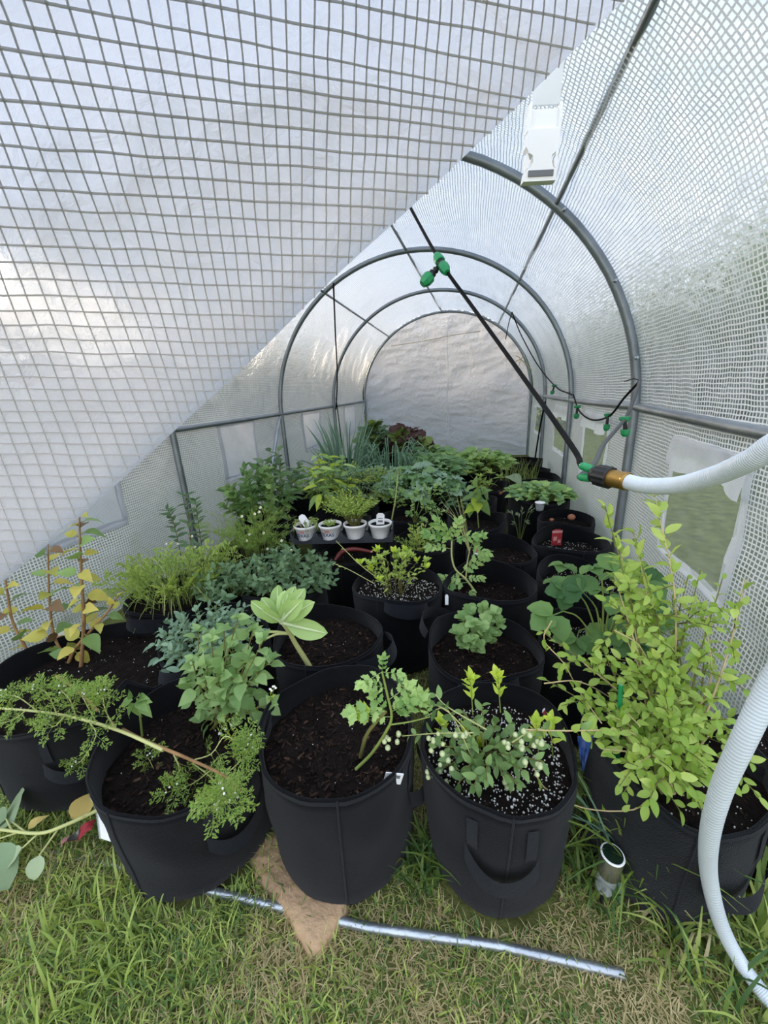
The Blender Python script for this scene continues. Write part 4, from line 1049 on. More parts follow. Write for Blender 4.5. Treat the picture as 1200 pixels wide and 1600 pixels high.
for k in range(105):
    a = p.r.uniform(0, 6.28); q = sqrt(p.r.random()); ht = p.r.uniform(.32, .74) * (1 - .35 * q); b0_ = p.base + V((.14 * cos(a) * q, .12 * sin(a) * q, 0))
    out = .10 + .22 * q * p.r.random(); T = b0_ + V((cos(a) * out * (1.4 if k % 3 == 0 else .7), sin(a) * out, ht if k % 3 else ht * .55))
    mb = MB(); mb.tube(spline([p.L(b0_), p.L(b0_.lerp(T, .5) + V((0, 0, ht * .18))), p.L(T)], 4), [.006, .0068, .007, .0066, .006, .005, .004, .0028, .001], 5); part('leaf', mb, 'leaf_onion', p.e)
p.done()
p = Plant('spring_onion', 'second onion clump with bent leaves right of the tall one', (-.70, 3.0, .27))
for k in range(90):
    a = p.r.uniform(0, 6.28); q = sqrt(p.r.random()); ht = p.r.uniform(.24, .48); b0_ = p.base + V((.14 * cos(a) * q, .12 * sin(a) * q, 0)); out = .18 * p.r.random() + .08
    T = b0_ + V((cos(a) * out, sin(a) * out, ht * .6)); mb = MB(); mb.tube(spline([p.L(b0_), p.L(b0_.lerp(T, .45) + V((0, 0, ht * .5))), p.L(T)], 4), [.004, .005, .005, .0048, .0045, .004, .003, .002, .001], 4); part('leaf', mb, 'leaf_onion', p.e)
p.done()
p = Plant('lettuce', 'green bolting lettuce at the back against the end wall', soilpt('b32', -.10, 0)); p.bush(.16, .14, .42, 15, 12, .13, 'frill', 'leaf_lettuce', sr=.006, opp=False, hmin=.7, ang=1.1, taper=.9, mats=['leaf_lettuce', 'leaf_mintdark']); p.done()
p = Plant('red_lettuce', 'dark red frilly lettuce beside the green one at the back', soilpt('b32', .22, -.02)); p.bush(.22, .14, .34, 16, 11, .14, 'frill', 'leaf_lettuce_red', sr=.006, opp=False, hmin=.65, ang=1.1, taper=.9, mats=['leaf_lettuce_red', 'leaf_lettuce_red', 'leaf_lettuce']); p.done()
p = Plant('chives', 'low grassy chives beside the back right hoop leg', soilpt('b25', -.03, 0))
for k in range(70):
    a = p.r.uniform(0, 6.28); q = sqrt(p.r.random()); b0_ = p.base + V((.13 * q * cos(a) - .08, .12 * q * sin(a), 0)); T = b0_ + V((p.r.uniform(-.06, .06), p.r.uniform(-.05, .05), p.r.uniform(.08, .2))); p.stem([b0_, b0_.lerp(T, .5) + V((0, 0, .02)), T], .0022, .0006, 'stem_green', 3)
p.leaf(p.base + V((-.17, -.06, .06)), (.5, -.8, .1), .16, 'wideovate', 'leaf_silver'); p.done()

# left side
p = Plant('basil_bush', 'tall dark green basil bush by the left cover', (-1.30, 2.06, .25)); p.bush(.24, .22, .38, 24, 7, .075, 'ovate', 'leaf_basil', sr=.003, hmin=.5, ang=1.2, taper=.8, mats=['leaf_basil', 'leaf_pepper']); p.done()
p = Plant('sweet_pepper', 'light green drooping-leaved pepper behind the pot tray', (-.98, 2.30, .27)); p.bush(.18, .16, .42, 14, 7, .11, 'lance', 'leaf_lime', sr=.003, opp=False, hmin=.6, ang=1.3, droop=.4, taper=.8, mats=['leaf_lime', 'leaf_tomato', 'leaf_pepper']); p.done()
p = Plant('young_tree', 'leafy dark shoots rising by the left hoop leg', (-1.45, 2.55, .2)); p.bush(.2, .2, .46, 14, 7, .10, 'ovate', 'leaf_basil', sr=.003, opp=False, hmin=.6, ang=1.2, taper=.8, mats=['leaf_basil', 'leaf_mintdark']); p.done()
p = Plant('chamomile', 'feathery chamomile with small white flowers at the left', soilpt('b28', .02, -.02)); bs = p.base
for k in range(60):
    a = p.r.uniform(0, 6.28); q = sqrt(p.r.random()); T = bs + V((.30 * q * cos(a) - .03, .22 * q * sin(a), p.r.uniform(.10, .34) * (1 - .35 * q))); pa = p.stem([bs + V((.1 * q * cos(a), .08 * q * sin(a), 0)), bs.lerp(T, .5) + V((0, 0, .03)), T], .0014, .0008, n=3); p.shoot(pa, 6, .055, 'fern', 'leaf_fern', .2)
for c in ((260, 850), (278, 850), (305, 855), (378, 807), (398, 803), (407, 793), (405, 800), (390, 835), (386, 845), (412, 833), (418, 858), (440, 845), (448, 862), (455, 860), (438, 872), (446, 874), (300, 838)):
    C = A(*c, bs.y - .1); p.stem([C + V((0, 0, -.05)), C], .001, n=3); p.balls([(C, 1)], .0065, 'petal_white', 'flower'); p.balls([(C + V((0, -.004, .003)), 1)], .0032, 'petal_yellow', 'flower')
p.done(0)
p = Plant('spear_shoots', 'pair of upright leafy shoots by the near left hoop leg', (-1.42, 1.66, .2))
for path in ([(300, 880), (296, 820), (290, 772)], [(283, 870), (272, 820), (262, 795)], [(318, 870), (310, 820), (305, 780)]):
    pa = p.stem([A(a, b, 1.6) for a, b in path], .003, .0018, 'stem_olive', 5); p.shoot(pa, 12, .065, 'lance', 'leaf_mintdark', .1, True, 1.2, .1, .8)
p.done()
p = Plant('dill', 'wispy grass-like herb hanging over its bag by the left cover', soilpt('b13', -.02, .03)); bs = p.base
for k in range(150):
    a = p.r.uniform(0, 6.28); q = sqrt(p.r.random()); out = p.r.uniform(.05, .26); b0_ = bs + V((.15 * q * cos(a), .13 * q * sin(a), 0)); T = b0_ + V((cos(a) * out * 1.1, sin(a) * out * .8, p.r.uniform(-.03, .14))); p.stem([b0_, b0_.lerp(T, .45) + V((0, 0, p.r.uniform(.04, .12))), T], .0016, .0005, ['stem_green', 'stem_olive', 'stem_pale'][0 if k % 5 else 2], 3, 3)
for k in range(60):
    a = p.r.uniform(0, 6.28); q = sqrt(p.r.random()); p.leaf(bs + V((.18 * q * cos(a), .15 * q * sin(a), .02)), (cos(a) * .6, sin(a) * .4, .8), p.r.uniform(.08, .16), 'fern', 'leaf_fern')
p.done(0)
# cut brassica sprig on the lawn, lower left
p = Plant('brassica_seedling', 'drooping grey-leaved brassica sprig lying on the lawn at the lower left', at_z(150, 1268, .10)); bs = p.base; zz = .10
s = p.stem([at_z(152, 1266, .11), at_z(100, 1290, .12), at_z(60, 1302, .12), at_z(0, 1296, .13), at_z(-60, 1290, .13)], .0042, .0028, 'stem_pale', 7)
def sp(a, b, z=.10): return at_z(a, b, z)
for base_, tp, tip, sz in (((60, 1302), (35, 1325), (5, 1355), 0), ((92, 1294), (62, 1336), (48, 1380), 0), ((30, 1300), (0, 1310), (-35, 1345), 0), ((40, 1300), (20, 1285), (-5, 1255), 0), ((20, 1300), (10, 1280), (-25, 1290), 0), ((0, 1300), (-20, 1330), (8, 1385), 0)):
    p.stem([sp(*base_, .115), sp(*tp, .11)], .0024, .0018, 'stem_pale', 5); d = sp(*tip, .085) - sp(*tp, .11)
    p.leaf(sp(*tp, .11), d, d.length * .95, 'round', 'leaf_silver', (.1, -.25, 1), 1.0)
p.leaf(sp(112, 1280, .115), sp(135, 1252, .13) - sp(112, 1280, .115), .065, 'wideovate', 'leaf_dry', (.2, -.6, .6)); p.leaf(sp(45, 1295, .11), sp(60, 1278, .12) - sp(45, 1295, .11), .035, 'wideovate', 'leaf_dry'); p.done()
# ================================================================== things among the bags
# pot tray
TA, TB = at_z(455, 851, .335), at_z(614, 847, .335)
tx = (TB - TA); TW = tx.length; tx.normalize(); ty = V((-tx.y, tx.x, 0)); 
tray = thing('nursery_tray', 'dark plastic carrier tray holding four white pots in the middle of the bags', 'tray', tuple(TA))
def TP(x, y, z): return tx * x + ty * y + V((0, 0, z))
sp4 = TW / 4; pr = sp4 * .46
mb = MB(); NSK = 64; lo, hi = [], []
for k in range(NSK + 1):
    x = TW * k / NSK; c = (x % sp4) / sp4 - .5
    top_ = .058 - .042 * max(0, 1 - (abs(c) / .44) ** 2) ** .5 if abs(c) < .44 else .058
    hi.append(TP(x, 0, top_)); lo.append(TP(x, .004, 0))
mb.quad_strip([lo, hi]); mb.quad_strip([[p + ty * (2 * pr + .02) for p in hi], [p + ty * (2 * pr + .02) for p in lo]])
mb.quad_strip([[TP(0, 0, 0), TP(TW, 0, 0)], [TP(0, 2 * pr + .02, 0), TP(TW, 2 * pr + .02, 0)]])
for x in (0, TW): mb.quad_strip([[TP(x, 0, 0), TP(x, 2 * pr + .02, 0)], [TP(x, 0, .06), TP(x, 2 * pr + .02, .06)]])
for k in range(5): mb.quad_strip([[TP(max(0, k * sp4 - .006), 0, .0615), TP(min(TW, k * sp4 + .006), 0, .0615)], [TP(max(0, k * sp4 - .006), 2 * pr + .02, .0615), TP(min(TW, k * sp4 + .006), 2 * pr + .02, .0615)]])
part('holder', mb, 'tray_black', tray)
def text_mesh(txt, size):
    cu = bpy.data.curves.new('lettering', 'FONT'); cu.body = txt; cu.size = size; cu.align_x = 'LEFT'; cu.resolution_u = 2; cu.offset = size * .018
    o = bpy.data.objects.new('lettering', cu); COL.objects.link(o)
    dg = bpy.context.evaluated_depsgraph_get(); me = bpy.data.meshes.new_from_object(o.evaluated_get(dg)); bpy.data.objects.remove(o); return me
names = ['white pot printed in red and blue, first from the left in the tray', 'white pot printed in red and blue, second from the left in the tray', 'plain white pot under the fine bushy herb in the tray', 'white pot at the right end of the tray with a tall white tag']
for k in range(4):
    c = TA + TP(sp4 * (k + .5), pr + .008, .003)
    pot = thing('nursery_pot', names[k], 'pot', tuple(c), 'white nursery pots in the tray'); H = .076
    mb = MB(); mb.lathe((0, 0, 0), (0, 0, H), [(0, pr * .70), (.82, pr * .93), (.84, pr * 1.0), (.97, pr * 1.02), (1, pr * 1.0), (.985, pr * .94), (.8, pr * .9)], 28, cap=False); mb.poly([V((pr * .7 * cos(a * .5), pr * .7 * sin(a * .5), .001)) for a in range(12)]); part('body', mb, 'plastic_white', pot)
    mb = MB(); mb.lathe((0, 0, H * .82), (0, 0, H * .83), [(0, pr * .9), (1, pr * .88)], 20); part('soil', mb, 'soil', pot)
    if k < 2:
        for txt, sz, zz, off, mt in (('300', .017, .045, -.022, 'print_red'), ('TEXAS', .024, .024, -.046, 'print_blue')):
            me = text_mesh(txt, sz)
            for v_ in me.vertices:
                z = zz + v_.co.y; rr_ = pr * (.70 + .23 * z / (.82 * H)) + .0006; a = -pi / 2 + (v_.co.x + off) / rr_ + atan2(tx.y, tx.x); v_.co = (rr_ * cos(a), rr_ * sin(a), z)
            me.materials.append(MATS[mt]); link('lettering', me, pot)
potc = [TA + TP(sp4 * (k + .5), pr + .008, .064) for k in range(4)]
p = Plant('savory', 'fine-leaved light green bushy herb in the plain white pot', potc[2])
for k in range(60):
    a = p.r.uniform(0, 6.28); q = sqrt(p.r.random()); T = p.base + V((.15 * q * cos(a) - .03, .10 * q * sin(a), .20 * (1 - .4 * q) * p.r.uniform(.75, 1.05))); pa = p.stem([p.base + V((.02 * cos(a), .02 * sin(a), 0)), p.base.lerp(T, .5) + V((0, 0, .02)), T], .0014, .0008, 'stem_olive', 3); p.shoot(pa, 16, .032, 'needle', 'leaf_fern', .25, False, .7); p.shoot(pa, 8, .03, 'lance', 'leaf_shrub', .4, False, .7)
p.done(0)
p = Plant('wilted_seedling', 'wilted trailing seedling in the leftmost white pot', potc[0])
for k in range(26):
    a = p.r.uniform(0, 6.28); T = p.base + V((.07 * cos(a), .06 * sin(a), p.r.uniform(-.05, .04))); pa = p.stem([p.base + V((.02 * cos(a), .02 * sin(a), 0)), p.base + V((.045 * cos(a), .045 * sin(a), .035)), T], .0012, .0007, 'stem_dry' if k % 2 else 'stem_green', 3); p.shoot(pa, 5, .022, 'lance', 'leaf_fern', .3)
p.done(0)
p = Plant('small_seedling', 'few low sprouts in the second white pot', potc[1])
for k in range(14):
    a = k * 2.4; pa = p.stem([p.base, p.base + V((.03 * cos(a), .03 * sin(a), .025))], .001, n=3); p.shoot(pa, 4, .022, 'oval', 'leaf_fern', .3)
p.done(0)
def tag_thing(label, base, top, w_, mat, name='plant_tag', stripes=None, notch=True):
    base, top = V(base), V(top); e_ = thing(name, label, 'plant tag', tuple(base)); z = (top - base); l = z.length; z.normalize(); x = V((cos(YAW), sin(YAW), 0)); x = (x - z * x.dot(z)).normalized(); n_ = x.cross(z)
    out = [(-.5, 0), (.5, 0), (.5, .86), (.25, 1), (-.25, 1), (-.5, .86)] if notch else [(-.5, 0), (.5, 0), (.5, 1), (-.5, 1)]
    mb = MB(); f_ = [x * (a * w_) + z * (b * l) - n_ * .0008 for a, b in out]; b_ = [q + n_ * .0016 for q in f_]; mb.poly(f_); mb.poly(b_[::-1])
    for i in range(len(out)): mb.poly([f_[i], b_[i], b_[(i + 1) % len(out)], f_[(i + 1) % len(out)]])
    part('card', mb, mat, e_, False)
    for a, b, c, d, mt in stripes or []:
        for sgn in (-1, 1):
            mb = MB(); q = [x * (u * w_) + z * (v * l) + n_ * (.0011 * sgn) for u, v in ((a, b), (c, b), (c, d), (a, d))]; mb.poly(q); part('print', mb, mt, e_, False)
    return e_
g = at_z(600, 836, .40); tag_thing('tall white plant tag standing in the right-hand tray pot', potc[3] + V((0, 0, -.005)), potc[3] + V((.005, 0, .06)), .038, 'tag_white', stripes=[(-.3, .3, .3, .45, 'print_grey'), (-.3, .55, .3, .62, 'print_grey')])
tag_thing('white printed tag leaning in the leftmost tray pot', potc[0] + V((.02, .0, -.005)), potc[0] + V((-.02, 0, .06)), .036, 'tag_white', stripes=[(-.3, .3, .1, .5, 'print_grey')])
tag_thing('red and pink plant tag standing in a perlite bag at the right', at_z(869, 852, .235), at_z(869, 852, .235) + V((0, 0, .085)), .05, 'tag_red', stripes=[(-.5, .78, .5, .92, 'tag_pink'), (-.35, .3, .0, .55, 'tag_pink'), (.1, .15, .4, .35, 'tag_pink')])
tag_thing('white torn label at the rim of the front centre bag', at_z(612, 1224, .300), at_z(617, 1208, .330), .034, 'tag_white', stripes=[(0, .55, .35, .85, 'print_grey')], notch=False)
tag_thing('white tag tip sticking out of the perlite bag in the middle row', at_z(698, 945, .265), at_z(698, 929, .30), .012, 'tag_white')
tag_thing('dark purple and white tag by the berry bush', at_z(865, 1122, .29), at_z(850, 1107, .31), .02, 'tag_white', stripes=[(-.5, .5, .5, .9, 'tag_red')])
tag_thing('small red and white tag low behind the wild tomato', at_z(745, 870, .24), at_z(745, 856, .27), .03, 'tag_red', stripes=[(-.5, .0, .5, .4, 'tag_white')])
# red trowel handle under the tray
pts = [at_z(523, 876, .28), at_z(535, 862, .30), at_z(555, 858, .305), at_z(580, 862, .30)]
tr = thing('red_scoop', 'dark red plastic scoop lying under the pot tray', 'scoop', tuple(pts[0])); mb = MB()
sp_ = spline(pts, 5); mb.tube([q - pts[0] for q in sp_], [.006, .008, .010, .011, .011, .011, .011, .011, .011, .011, .011, .010, .010, .009, .008, .006], 8); part('body', mb, 'red_plastic', tr)
mb = MB(); mb.ball(pts[-1] - pts[0], .007, 8, sq=(1.3, 1, .6)); part('tip', mb, 'tag_pink', tr)
# glass jar and paper at the left edge
c = A(62, 1026, .80); jr = thing('jar', 'small jar with a white lid lying in the left bag', 'jar', tuple(c)); ax_ = V((-.9, -.35, -.25)).normalized()
mb = MB(); mb.lathe(ax_ * -.06, (0, 0, 0), [(0, .02), (.05, .024), (.8, .024), (.95, .019), (1, .019)], 18); part('glass', mb, 'clear_plastic', jr)
mb = MB(); mb.lathe((0, 0, 0), ax_ * .016, [(0, .0215), (.15, .023), (.85, .023), (1, .021)], 20); part('lid', mb, 'plastic_white', jr)
tag_thing('white and red printed card behind the small jar', A(90, 1030, .83), A(98, 985, .85), .055, 'tag_white', 'seed_packet', stripes=[(-.3, .5, .4, .8, 'tag_pink'), (-.4, .15, .2, .3, 'print_grey')], notch=False)
# torn white pot and wrapper beside the front left bag
c = at_z(150, 1300, .06); wp = thing('torn_pot', 'crushed white plastic pot beside the front left bag', 'pot', tuple(c)); mb = MB()
rows = []
for (a, b, z) in ((142, 1243, .13), (152, 1270, .10), (157, 1310, .05)): rows.append([at_z(a, b, z) - c, at_z(a + 12, b + 4, z + .004) - c, at_z(a + 14 + (b - 1243) * .30, b + 10, z - .01) - c])
mb.quad_strip(rows); mb.quad_strip([[p_ + V((.004, .006, -.002)) for p_ in rw] for rw in rows]); part('body', mb, 'plastic_white', wp, False)
mb = MB(); mb.tube([rw[0] for rw in rows], .003, 6); part('rim', mb, 'clear_plastic', wp)
c = at_z(125, 1312, .02); wr = thing('seed_wrapper', 'small red and silver wrapper on the grass at the left', 'wrapper', tuple(c)); d0 = (at_z(110, 1318, .03) - at_z(140, 1300, .04)); d0.normalize(); n0 = V((-d0.y, d0.x, 0)); mb = MB(); rows = []
for k in range(7): rows.append([d0 * (-.035 + .011 * k) + n0 * (.017 - .0015 * k) * s_ + V((0, 0, .02 + .006 * sin(k * 1.3 + s_))) for s_ in (-1, 0, 1)])
mb.quad_strip(rows); part('foil', mb, 'tag_red', wr)
mb = MB(); mb.quad_strip([[p_ + V((0, 0, .002)) for p_ in rw] for rw in rows[3:6]]); part('stripe', mb, 'steel', wr)
mb = MB(); mb.quad_strip([[p_ + V((0, 0, .002)) for p_ in rw] for rw in rows[5:]]); part('tip', mb, 'tag_pink', wr)
# blue scrap between the right-hand bags
c = at_z(912, 1185, .20); bs_ = thing('blue_pouch', 'crumpled blue plastic scrap between the berry bush and the shrub', 'scrap', tuple(c)); mb = MB(); rows = []
for k in range(6): rows.append([at_d(902 + (5 - k * .9) * s_ + k * 1.5, 1150 + 11 * k, .70 + .008 * sin(k * 2 + s_) + .012 * (s_ % 2)) - c for s_ in range(6)])
mb.quad_strip(rows); part('film', mb, 'blue_plastic', bs_)
# terracotta-pink bits in the far right bag
for lab, q, r_ in (('pink clay ball by a bent stalk in the far right bag', at_z(893, 808, .27), .022), ('small pink pebble right of the young pepper', at_z(781, 770, .26), .020), ('white-pink pebble beside the pink clay ball', at_z(862, 812, .26), .012)):
    mb = MB(); mb.ball((0, 0, 0), r_, 10, sq=(1, 1, .8)); o = thing('clay_pebble', lab, 'pebble', tuple(q), 'clay pebbles', mb.mesh('clay_pebble', 'terracotta'))
c = at_z(843, 797, .32); cp = thing('clear_cup', 'small clear plastic cup on the green mat of leaves', 'cup', tuple(c)); mb = MB(); mb.lathe((0, 0, 0), (0, 0, .045), [(0, .020), (.9, .026), (1, .028)], 18, cap=False); part('wall', mb, 'clear_plastic', cp)
mb = MB(); mb.lathe((0, 0, .043), (0, 0, .046), [(0, .027), (1, .028)], 18); part('lid', mb, 'plastic_white', cp)
# green plant stake
g0, g1 = at_z(966, 1200, .255), None
g1 = A(970, 1069, g0.y + .01); stk = thing('plant_stake', 'thin green plastic stake standing in the shrub bag', 'stake', tuple(g0)); mb = MB(); mb.tube([(0, 0, -.03), g1 - g0], .0042, 10, cap=False); part('rod', mb, 'plastic_green', stk)
mb = MB(); d_ = (g1 - g0); mb.lathe(d_, d_ + d_.normalized() * .001, [(0, .0042), (1, .0030)], 12); part('tip', mb, 'leaf_carpet', stk)
# solar light
b_ = at_z(944, 1388, .055); t_ = at_d(957, 1336, (b_ - CAM).dot(_f) - .030)
sl = thing('solar_light', 'small steel solar stake light leaning in long grass by the right bags', 'solar light', tuple(b_)); d_ = t_ - b_; L_ = d_.length; dn = d_.normalized()
mb = MB(); mb.lathe((0, 0, 0), dn * (L_ * .5), [(0, 0.0144), (.1, 0.0160), (.9, 0.0179), (1, 0.0179)], 24); part('lens', mb, 'clear_plastic', sl)
mb = MB(); mb.lathe(dn * (L_ * .5), d_, [(0, 0.0194), (.04, 0.0205), (.92, 0.0205), (1, 0.0196)], 28); cap_ = part('housing', mb, 'steel', sl)
mb = MB(); mb.lathe(d_ + dn * .0005, d_ + dn * .0035, [(0, 0.0209), (.5, 0.0213), (1, 0.0199)], 28); part('rim', mb, 'plastic_white', cap_)
mb = MB(); mb.lathe(d_ + dn * .002, d_ + dn * .0042, [(0, 0.0182), (1, 0.0179)], 28); part('solar_panel', mb, 'solar_cell', cap_)
mb = MB(); mb.lathe(dn * -.06, (0, 0, 0), [(0, 0.0023), (1, 0.0046)], 8); part('spike', mb, 'plastic_black', sl)
# flat stone
out = [(398, 1325), (392, 1350), (400, 1375), (425, 1405), (452, 1440), (468, 1475), (485, 1503), (505, 1490), (530, 1455), (545, 1425), (545, 1400), (560, 1385), (560, 1330), (480, 1290), (415, 1305)]
c = at_z(470, 1400, 0); stn = thing('flagstone', 'flat pointed tan flagstone under the front centre bag', 'stone', tuple(c)); mb = MB(); rr = random.Random(5)
ctr = V((.01, .03, 0)); base_ = [at_z(a, b, .0) - c for a, b in out]; cl = []
for i in range(len(base_)):
    a, b = base_[i], base_[(i + 1) % len(base_)]
    for k in range(3):
        q = a.lerp(b, k / 3); cl.append(V((q.x + rr.uniform(-.003, .003), q.y + rr.uniform(-.003, .003), 0)))
rows = [[q + V((0, 0, -.01)) for q in cl], [V((q.x, q.y, .008)) for q in cl], [q.lerp(ctr, .05) + V((0, 0, .018 + rr.uniform(-.002, .002))) for q in cl]]
for f_ in (.2, .45, .7, 1.0): rows.append([q.lerp(ctr, f_) + V((0, 0, .022 + .003 * noise.noise(V((q.x * 20 * (1 - f_), q.y * 20 * (1 - f_), 1))))) for q in cl])
mb.quad_strip(rows, True); part('slab', mb, 'stone', stn)

# ================================================================== hose and drip irrigation
hp = [at_d(978, 752, .60), at_d(1010, 759, .57), at_d(1060, 758, .52), at_d(1120, 742, .46), at_d(1175, 718, .41), at_d(1225, 690, .38), at_d(1290, 720, .36), at_d(1310, 850, .37), at_d(1260, 980, .39), at_d(1205, 1070, .42), at_d(1160, 1160, .45), at_d(1125, 1240, .50), at_d(1108, 1310, .56), at_d(1108, 1370, .62), at_d(1125, 1440, .66), at_d(1155, 1500, .67), at_d(1200, 1560, .64), at_d(1260, 1620, .60)]
hose = thing('garden_hose', 'white ribbed garden hose hanging at the right edge and running onto the grass', 'hose', tuple(hp[-1])); HL = hp[-1]
sp_ = spline(hp, 70); mb = MB(); mb.tube([q - HL for q in sp_], [.0119 if k % 4 < 2 else .0114 for k in range(len(sp_))], 14); hb_ = part('tube', mb, 'hose_white', hose)
d_ = (hp[0] - hp[1]).normalized(); e0 = hp[0] - HL
mb = MB(); mb.lathe(e0 - d_ * .004, e0 + d_ * .030, [(0, .0135), (.08, .0145), (.16, .0135)] + [(.2 + .1 * k, .0142 if k % 2 else .0132) for k in range(8)] + [(1, .0135)], 18); part('brass_coupling', mb, 'brass', hose)
con = thing('tap_connector', 'black ribbed hose connector with green outlets in front of the right hoop', 'connector', tuple(hp[0] + d_ * .026)); k0 = hp[0] + d_ * .026
mb = MB(); NK = 24; rows = []
for q, r_ in ((0, .016), (.04, .0175), (.75, .0170), (.8, .0145), (1, .0135)):
    rows.append([]); P0 = d_ * (.034 * q); a = d_.orthogonal().normalized(); b = d_.cross(a)
    for k in range(NK): r2 = r_ * (1.05 if k % 2 else .97) if .02 < q < .78 else r_; rows[-1].append(P0 + (a * cos(2 * pi * k / NK) + b * sin(2 * pi * k / NK)) * r2)
mb.quad_strip(rows, True); mb.poly(rows[0][::-1]); mb.poly(rows[-1]); part('ribbed_nut', mb, 'plastic_black', con, False)
outs = []
for dz in (.0065, -.0065):
    o0 = d_ * .034 + V((0, 0, dz)); o1 = o0 + d_ * .028 + V((0, 0, dz * .6)); mb = MB(); mb.lathe(o0, o1, [(0, .0052), (.25, .0052), (.28, .0075), (.9, .0068), (1, .0055)], 14); part('outlet', mb, 'plastic_green', con); outs.append(k0 + o1)
drip = thing('drip_line', 'black drip irrigation tubing slung between the hoops with green fittings', 'tubing', tuple(outs[0])); DL = outs[0]
def dtube(pts, r_, mat='tube_black', n=8, sn=6): mb = MB(); mb.tube([q - DL for q in spline(pts, sn)], r_, n); return part('tube', mb, mat, drip)
top = V((-.40, 2.0, 1.93)); T1 = at_d(690, 412, 1.16)
dtube([outs[0], at_d(890, 692, .74), at_d(800, 565, .95), at_d(735, 475, 1.08), T1, at_d(655, 350, 1.33), at_d(640, 322, 1.40), at_d(622, 290, 1.50)], .0052, n=10)
def fitting(p_, q_, r_, parent=drip):
    """green ribbed nut from p_ to q_"""
    mb = MB(); NK = 16; a0 = q_ - p_; a = a0.normalized().orthogonal(); b = a0.normalized().cross(a); rows = []
    for t, rr_ in ((0, .95), (.1, 1.02), (.6, 1.0), (1, .62)): rows.append([p_ - DL + a0 * t + (a * cos(2 * pi * k / NK) + b * sin(2 * pi * k / NK)) * r_ * rr_ * (1.04 if k % 2 else .97) for k in range(NK)])
    mb.quad_strip(rows, True); mb.poly(rows[0][::-1]); mb.poly(rows[-1]); return part('green_nut', mb, 'plastic_green', parent, False)
ta = (at_d(735, 475, 1.08) - at_d(655, 350, 1.33)).normalized()
fitting(T1 - ta * .010, T1 - ta * .052, .0150); fitting(T1 + ta * .010, T1 + ta * .052, .0150)
mb = MB(); mb.lathe(T1 - DL - ta * .014, T1 - DL + ta * .014, [(0, .0105), (.5, .011), (1, .0105)], 12)
sd_ = (at_d(664, 440, 1.16) - T1).normalized(); mb.lathe(T1 - DL, T1 - DL + sd_ * .052, [(0, .0085), (.45, .0075), (.47, .010), (.55, .010), (.56, .006), (.7, .006), (.71, .012), (.95, .012), (1, .008)], 10)
part('tee', mb, 'plastic_black', drip); fitting(T1 + sd_ * .050, T1 + sd_ * .084, .0125)
hook = wall_hit(1000, 595)
dtube([outs[1], at_d(930, 722, .78), at_d(945, 692, 1.0), at_d(976, 655, 1.25), at_d(990, 625, 1.35), hook], .0055, 'tube_grey')
hB = wall_hit(896, 617); hC = wall_hit(800, 488)
dtube([hook, wall_hit(975, 622), wall_hit(952, 650), wall_hit(925, 656), wall_hit(905, 642), hB], .0048)
dtube([hB + V((0, .05, .0)), wall_hit(868, 604), wall_hit(840, 570), wall_hit(815, 525), hC], .0055)
dtube([hook, wall_hit(990, 592), wall_hit(976, 596)], .002)
dtube([hC, wall_hit(795, 505), wall_hit(790, 530)], .005)
dtube([wall_hit(852, 628), wall_hit(843, 672), wall_hit(834, 730)], .009)
dtube([wall_hit(521, 443), wall_hit(524, 520), wall_hit(527, 590), wall_hit(525, 640)], .007)
dtube([wall_hit(525, 622), wall_hit(530, 660), wall_hit(535, 700)], .006)
def emitter(p_, r_=.010, l=.045, dx=.004):
    fitting(p_ + V((0, 0, r_ * .7)), p_ - V((0, 0, r_ * .7)), r_)
    mb = MB(); mb.lathe(p_ - DL, p_ - DL + V((dx, 0, -l * .62)), [(0, r_ * .5), (1, r_ * .62)], 10); part('barrel', mb, 'plastic_black', drip); fitting(p_ + V((dx, 0, -l * .58)), p_ + V((dx * 1.4, 0, -l)), r_ * .85)
emitter(at_d(976, 655, 1.25), .011, .055, .006); emitter(wall_hit(950, 649), .012, .075, 0); emitter(wall_hit(902, 636), .014, .075, 0); emitter(wall_hit(866, 603), .014, .07, -.01)
# knot of pale twine on the far hoop
tw = thing('twine_knot', 'pale twine tied round the end hoop at its right side', 'twine', tuple(at_y(814, 562, 5.9))); mb = MB()
for tip in ((806, 556), (822, 570), (832, 580), (810, 574), (804, 566), (818, 556)): q0_ = at_y(814, 562, 5.9); mb.tube(spline([V((0, 0, 0)), (at_y(*tip, 5.88) - q0_) * .5 + V((0, -.02, .01)), at_y(*tip, 5.88) - q0_], 3), .006, 4)
part('twine', mb, 'stem_dry', tw)

# ================================================================== grass
GM = ['grass_green', 'grass_light', 'grass_dry', 'grass_dark']
gmb = [MB() for _ in GM]; gr_ = random.Random(21)
disc = [(b_[0], b_[1], .15 if k not in ('b1', 'b2') else .18) for k, b_ in BAGS.items() if b_[1] < 1.3]
def blade_at(mb, x, y, z, h, w_, az, tilt, bend):
    dx, dy = cos(az), sin(az); px_, py_ = -dy * w_, dx * w_; b = len(mb.v)
    x1, y1, z1 = x + dx * h * .5 * sin(tilt), y + dy * h * .5 * sin(tilt), z + h * .5 * cos(tilt)
    t2 = tilt + bend; x2, y2, z2 = x1 + dx * h * .5 * sin(t2), y1 + dy * h * .5 * sin(t2), max(z + .002, z1 + h * .5 * cos(t2))
    mb.v += [(x - px_, y - py_, z), (x + px_, y + py_, z), (x1 - px_ * .8, y1 - py_ * .8, z1), (x1 + px_ * .8, y1 + py_ * .8, z1), (x2, y2, z2)]
    mb.f += [(b, b + 1, b + 3, b + 2), (b + 2, b + 3, b + 4)]; mb.m += [0, 0]
n = 0
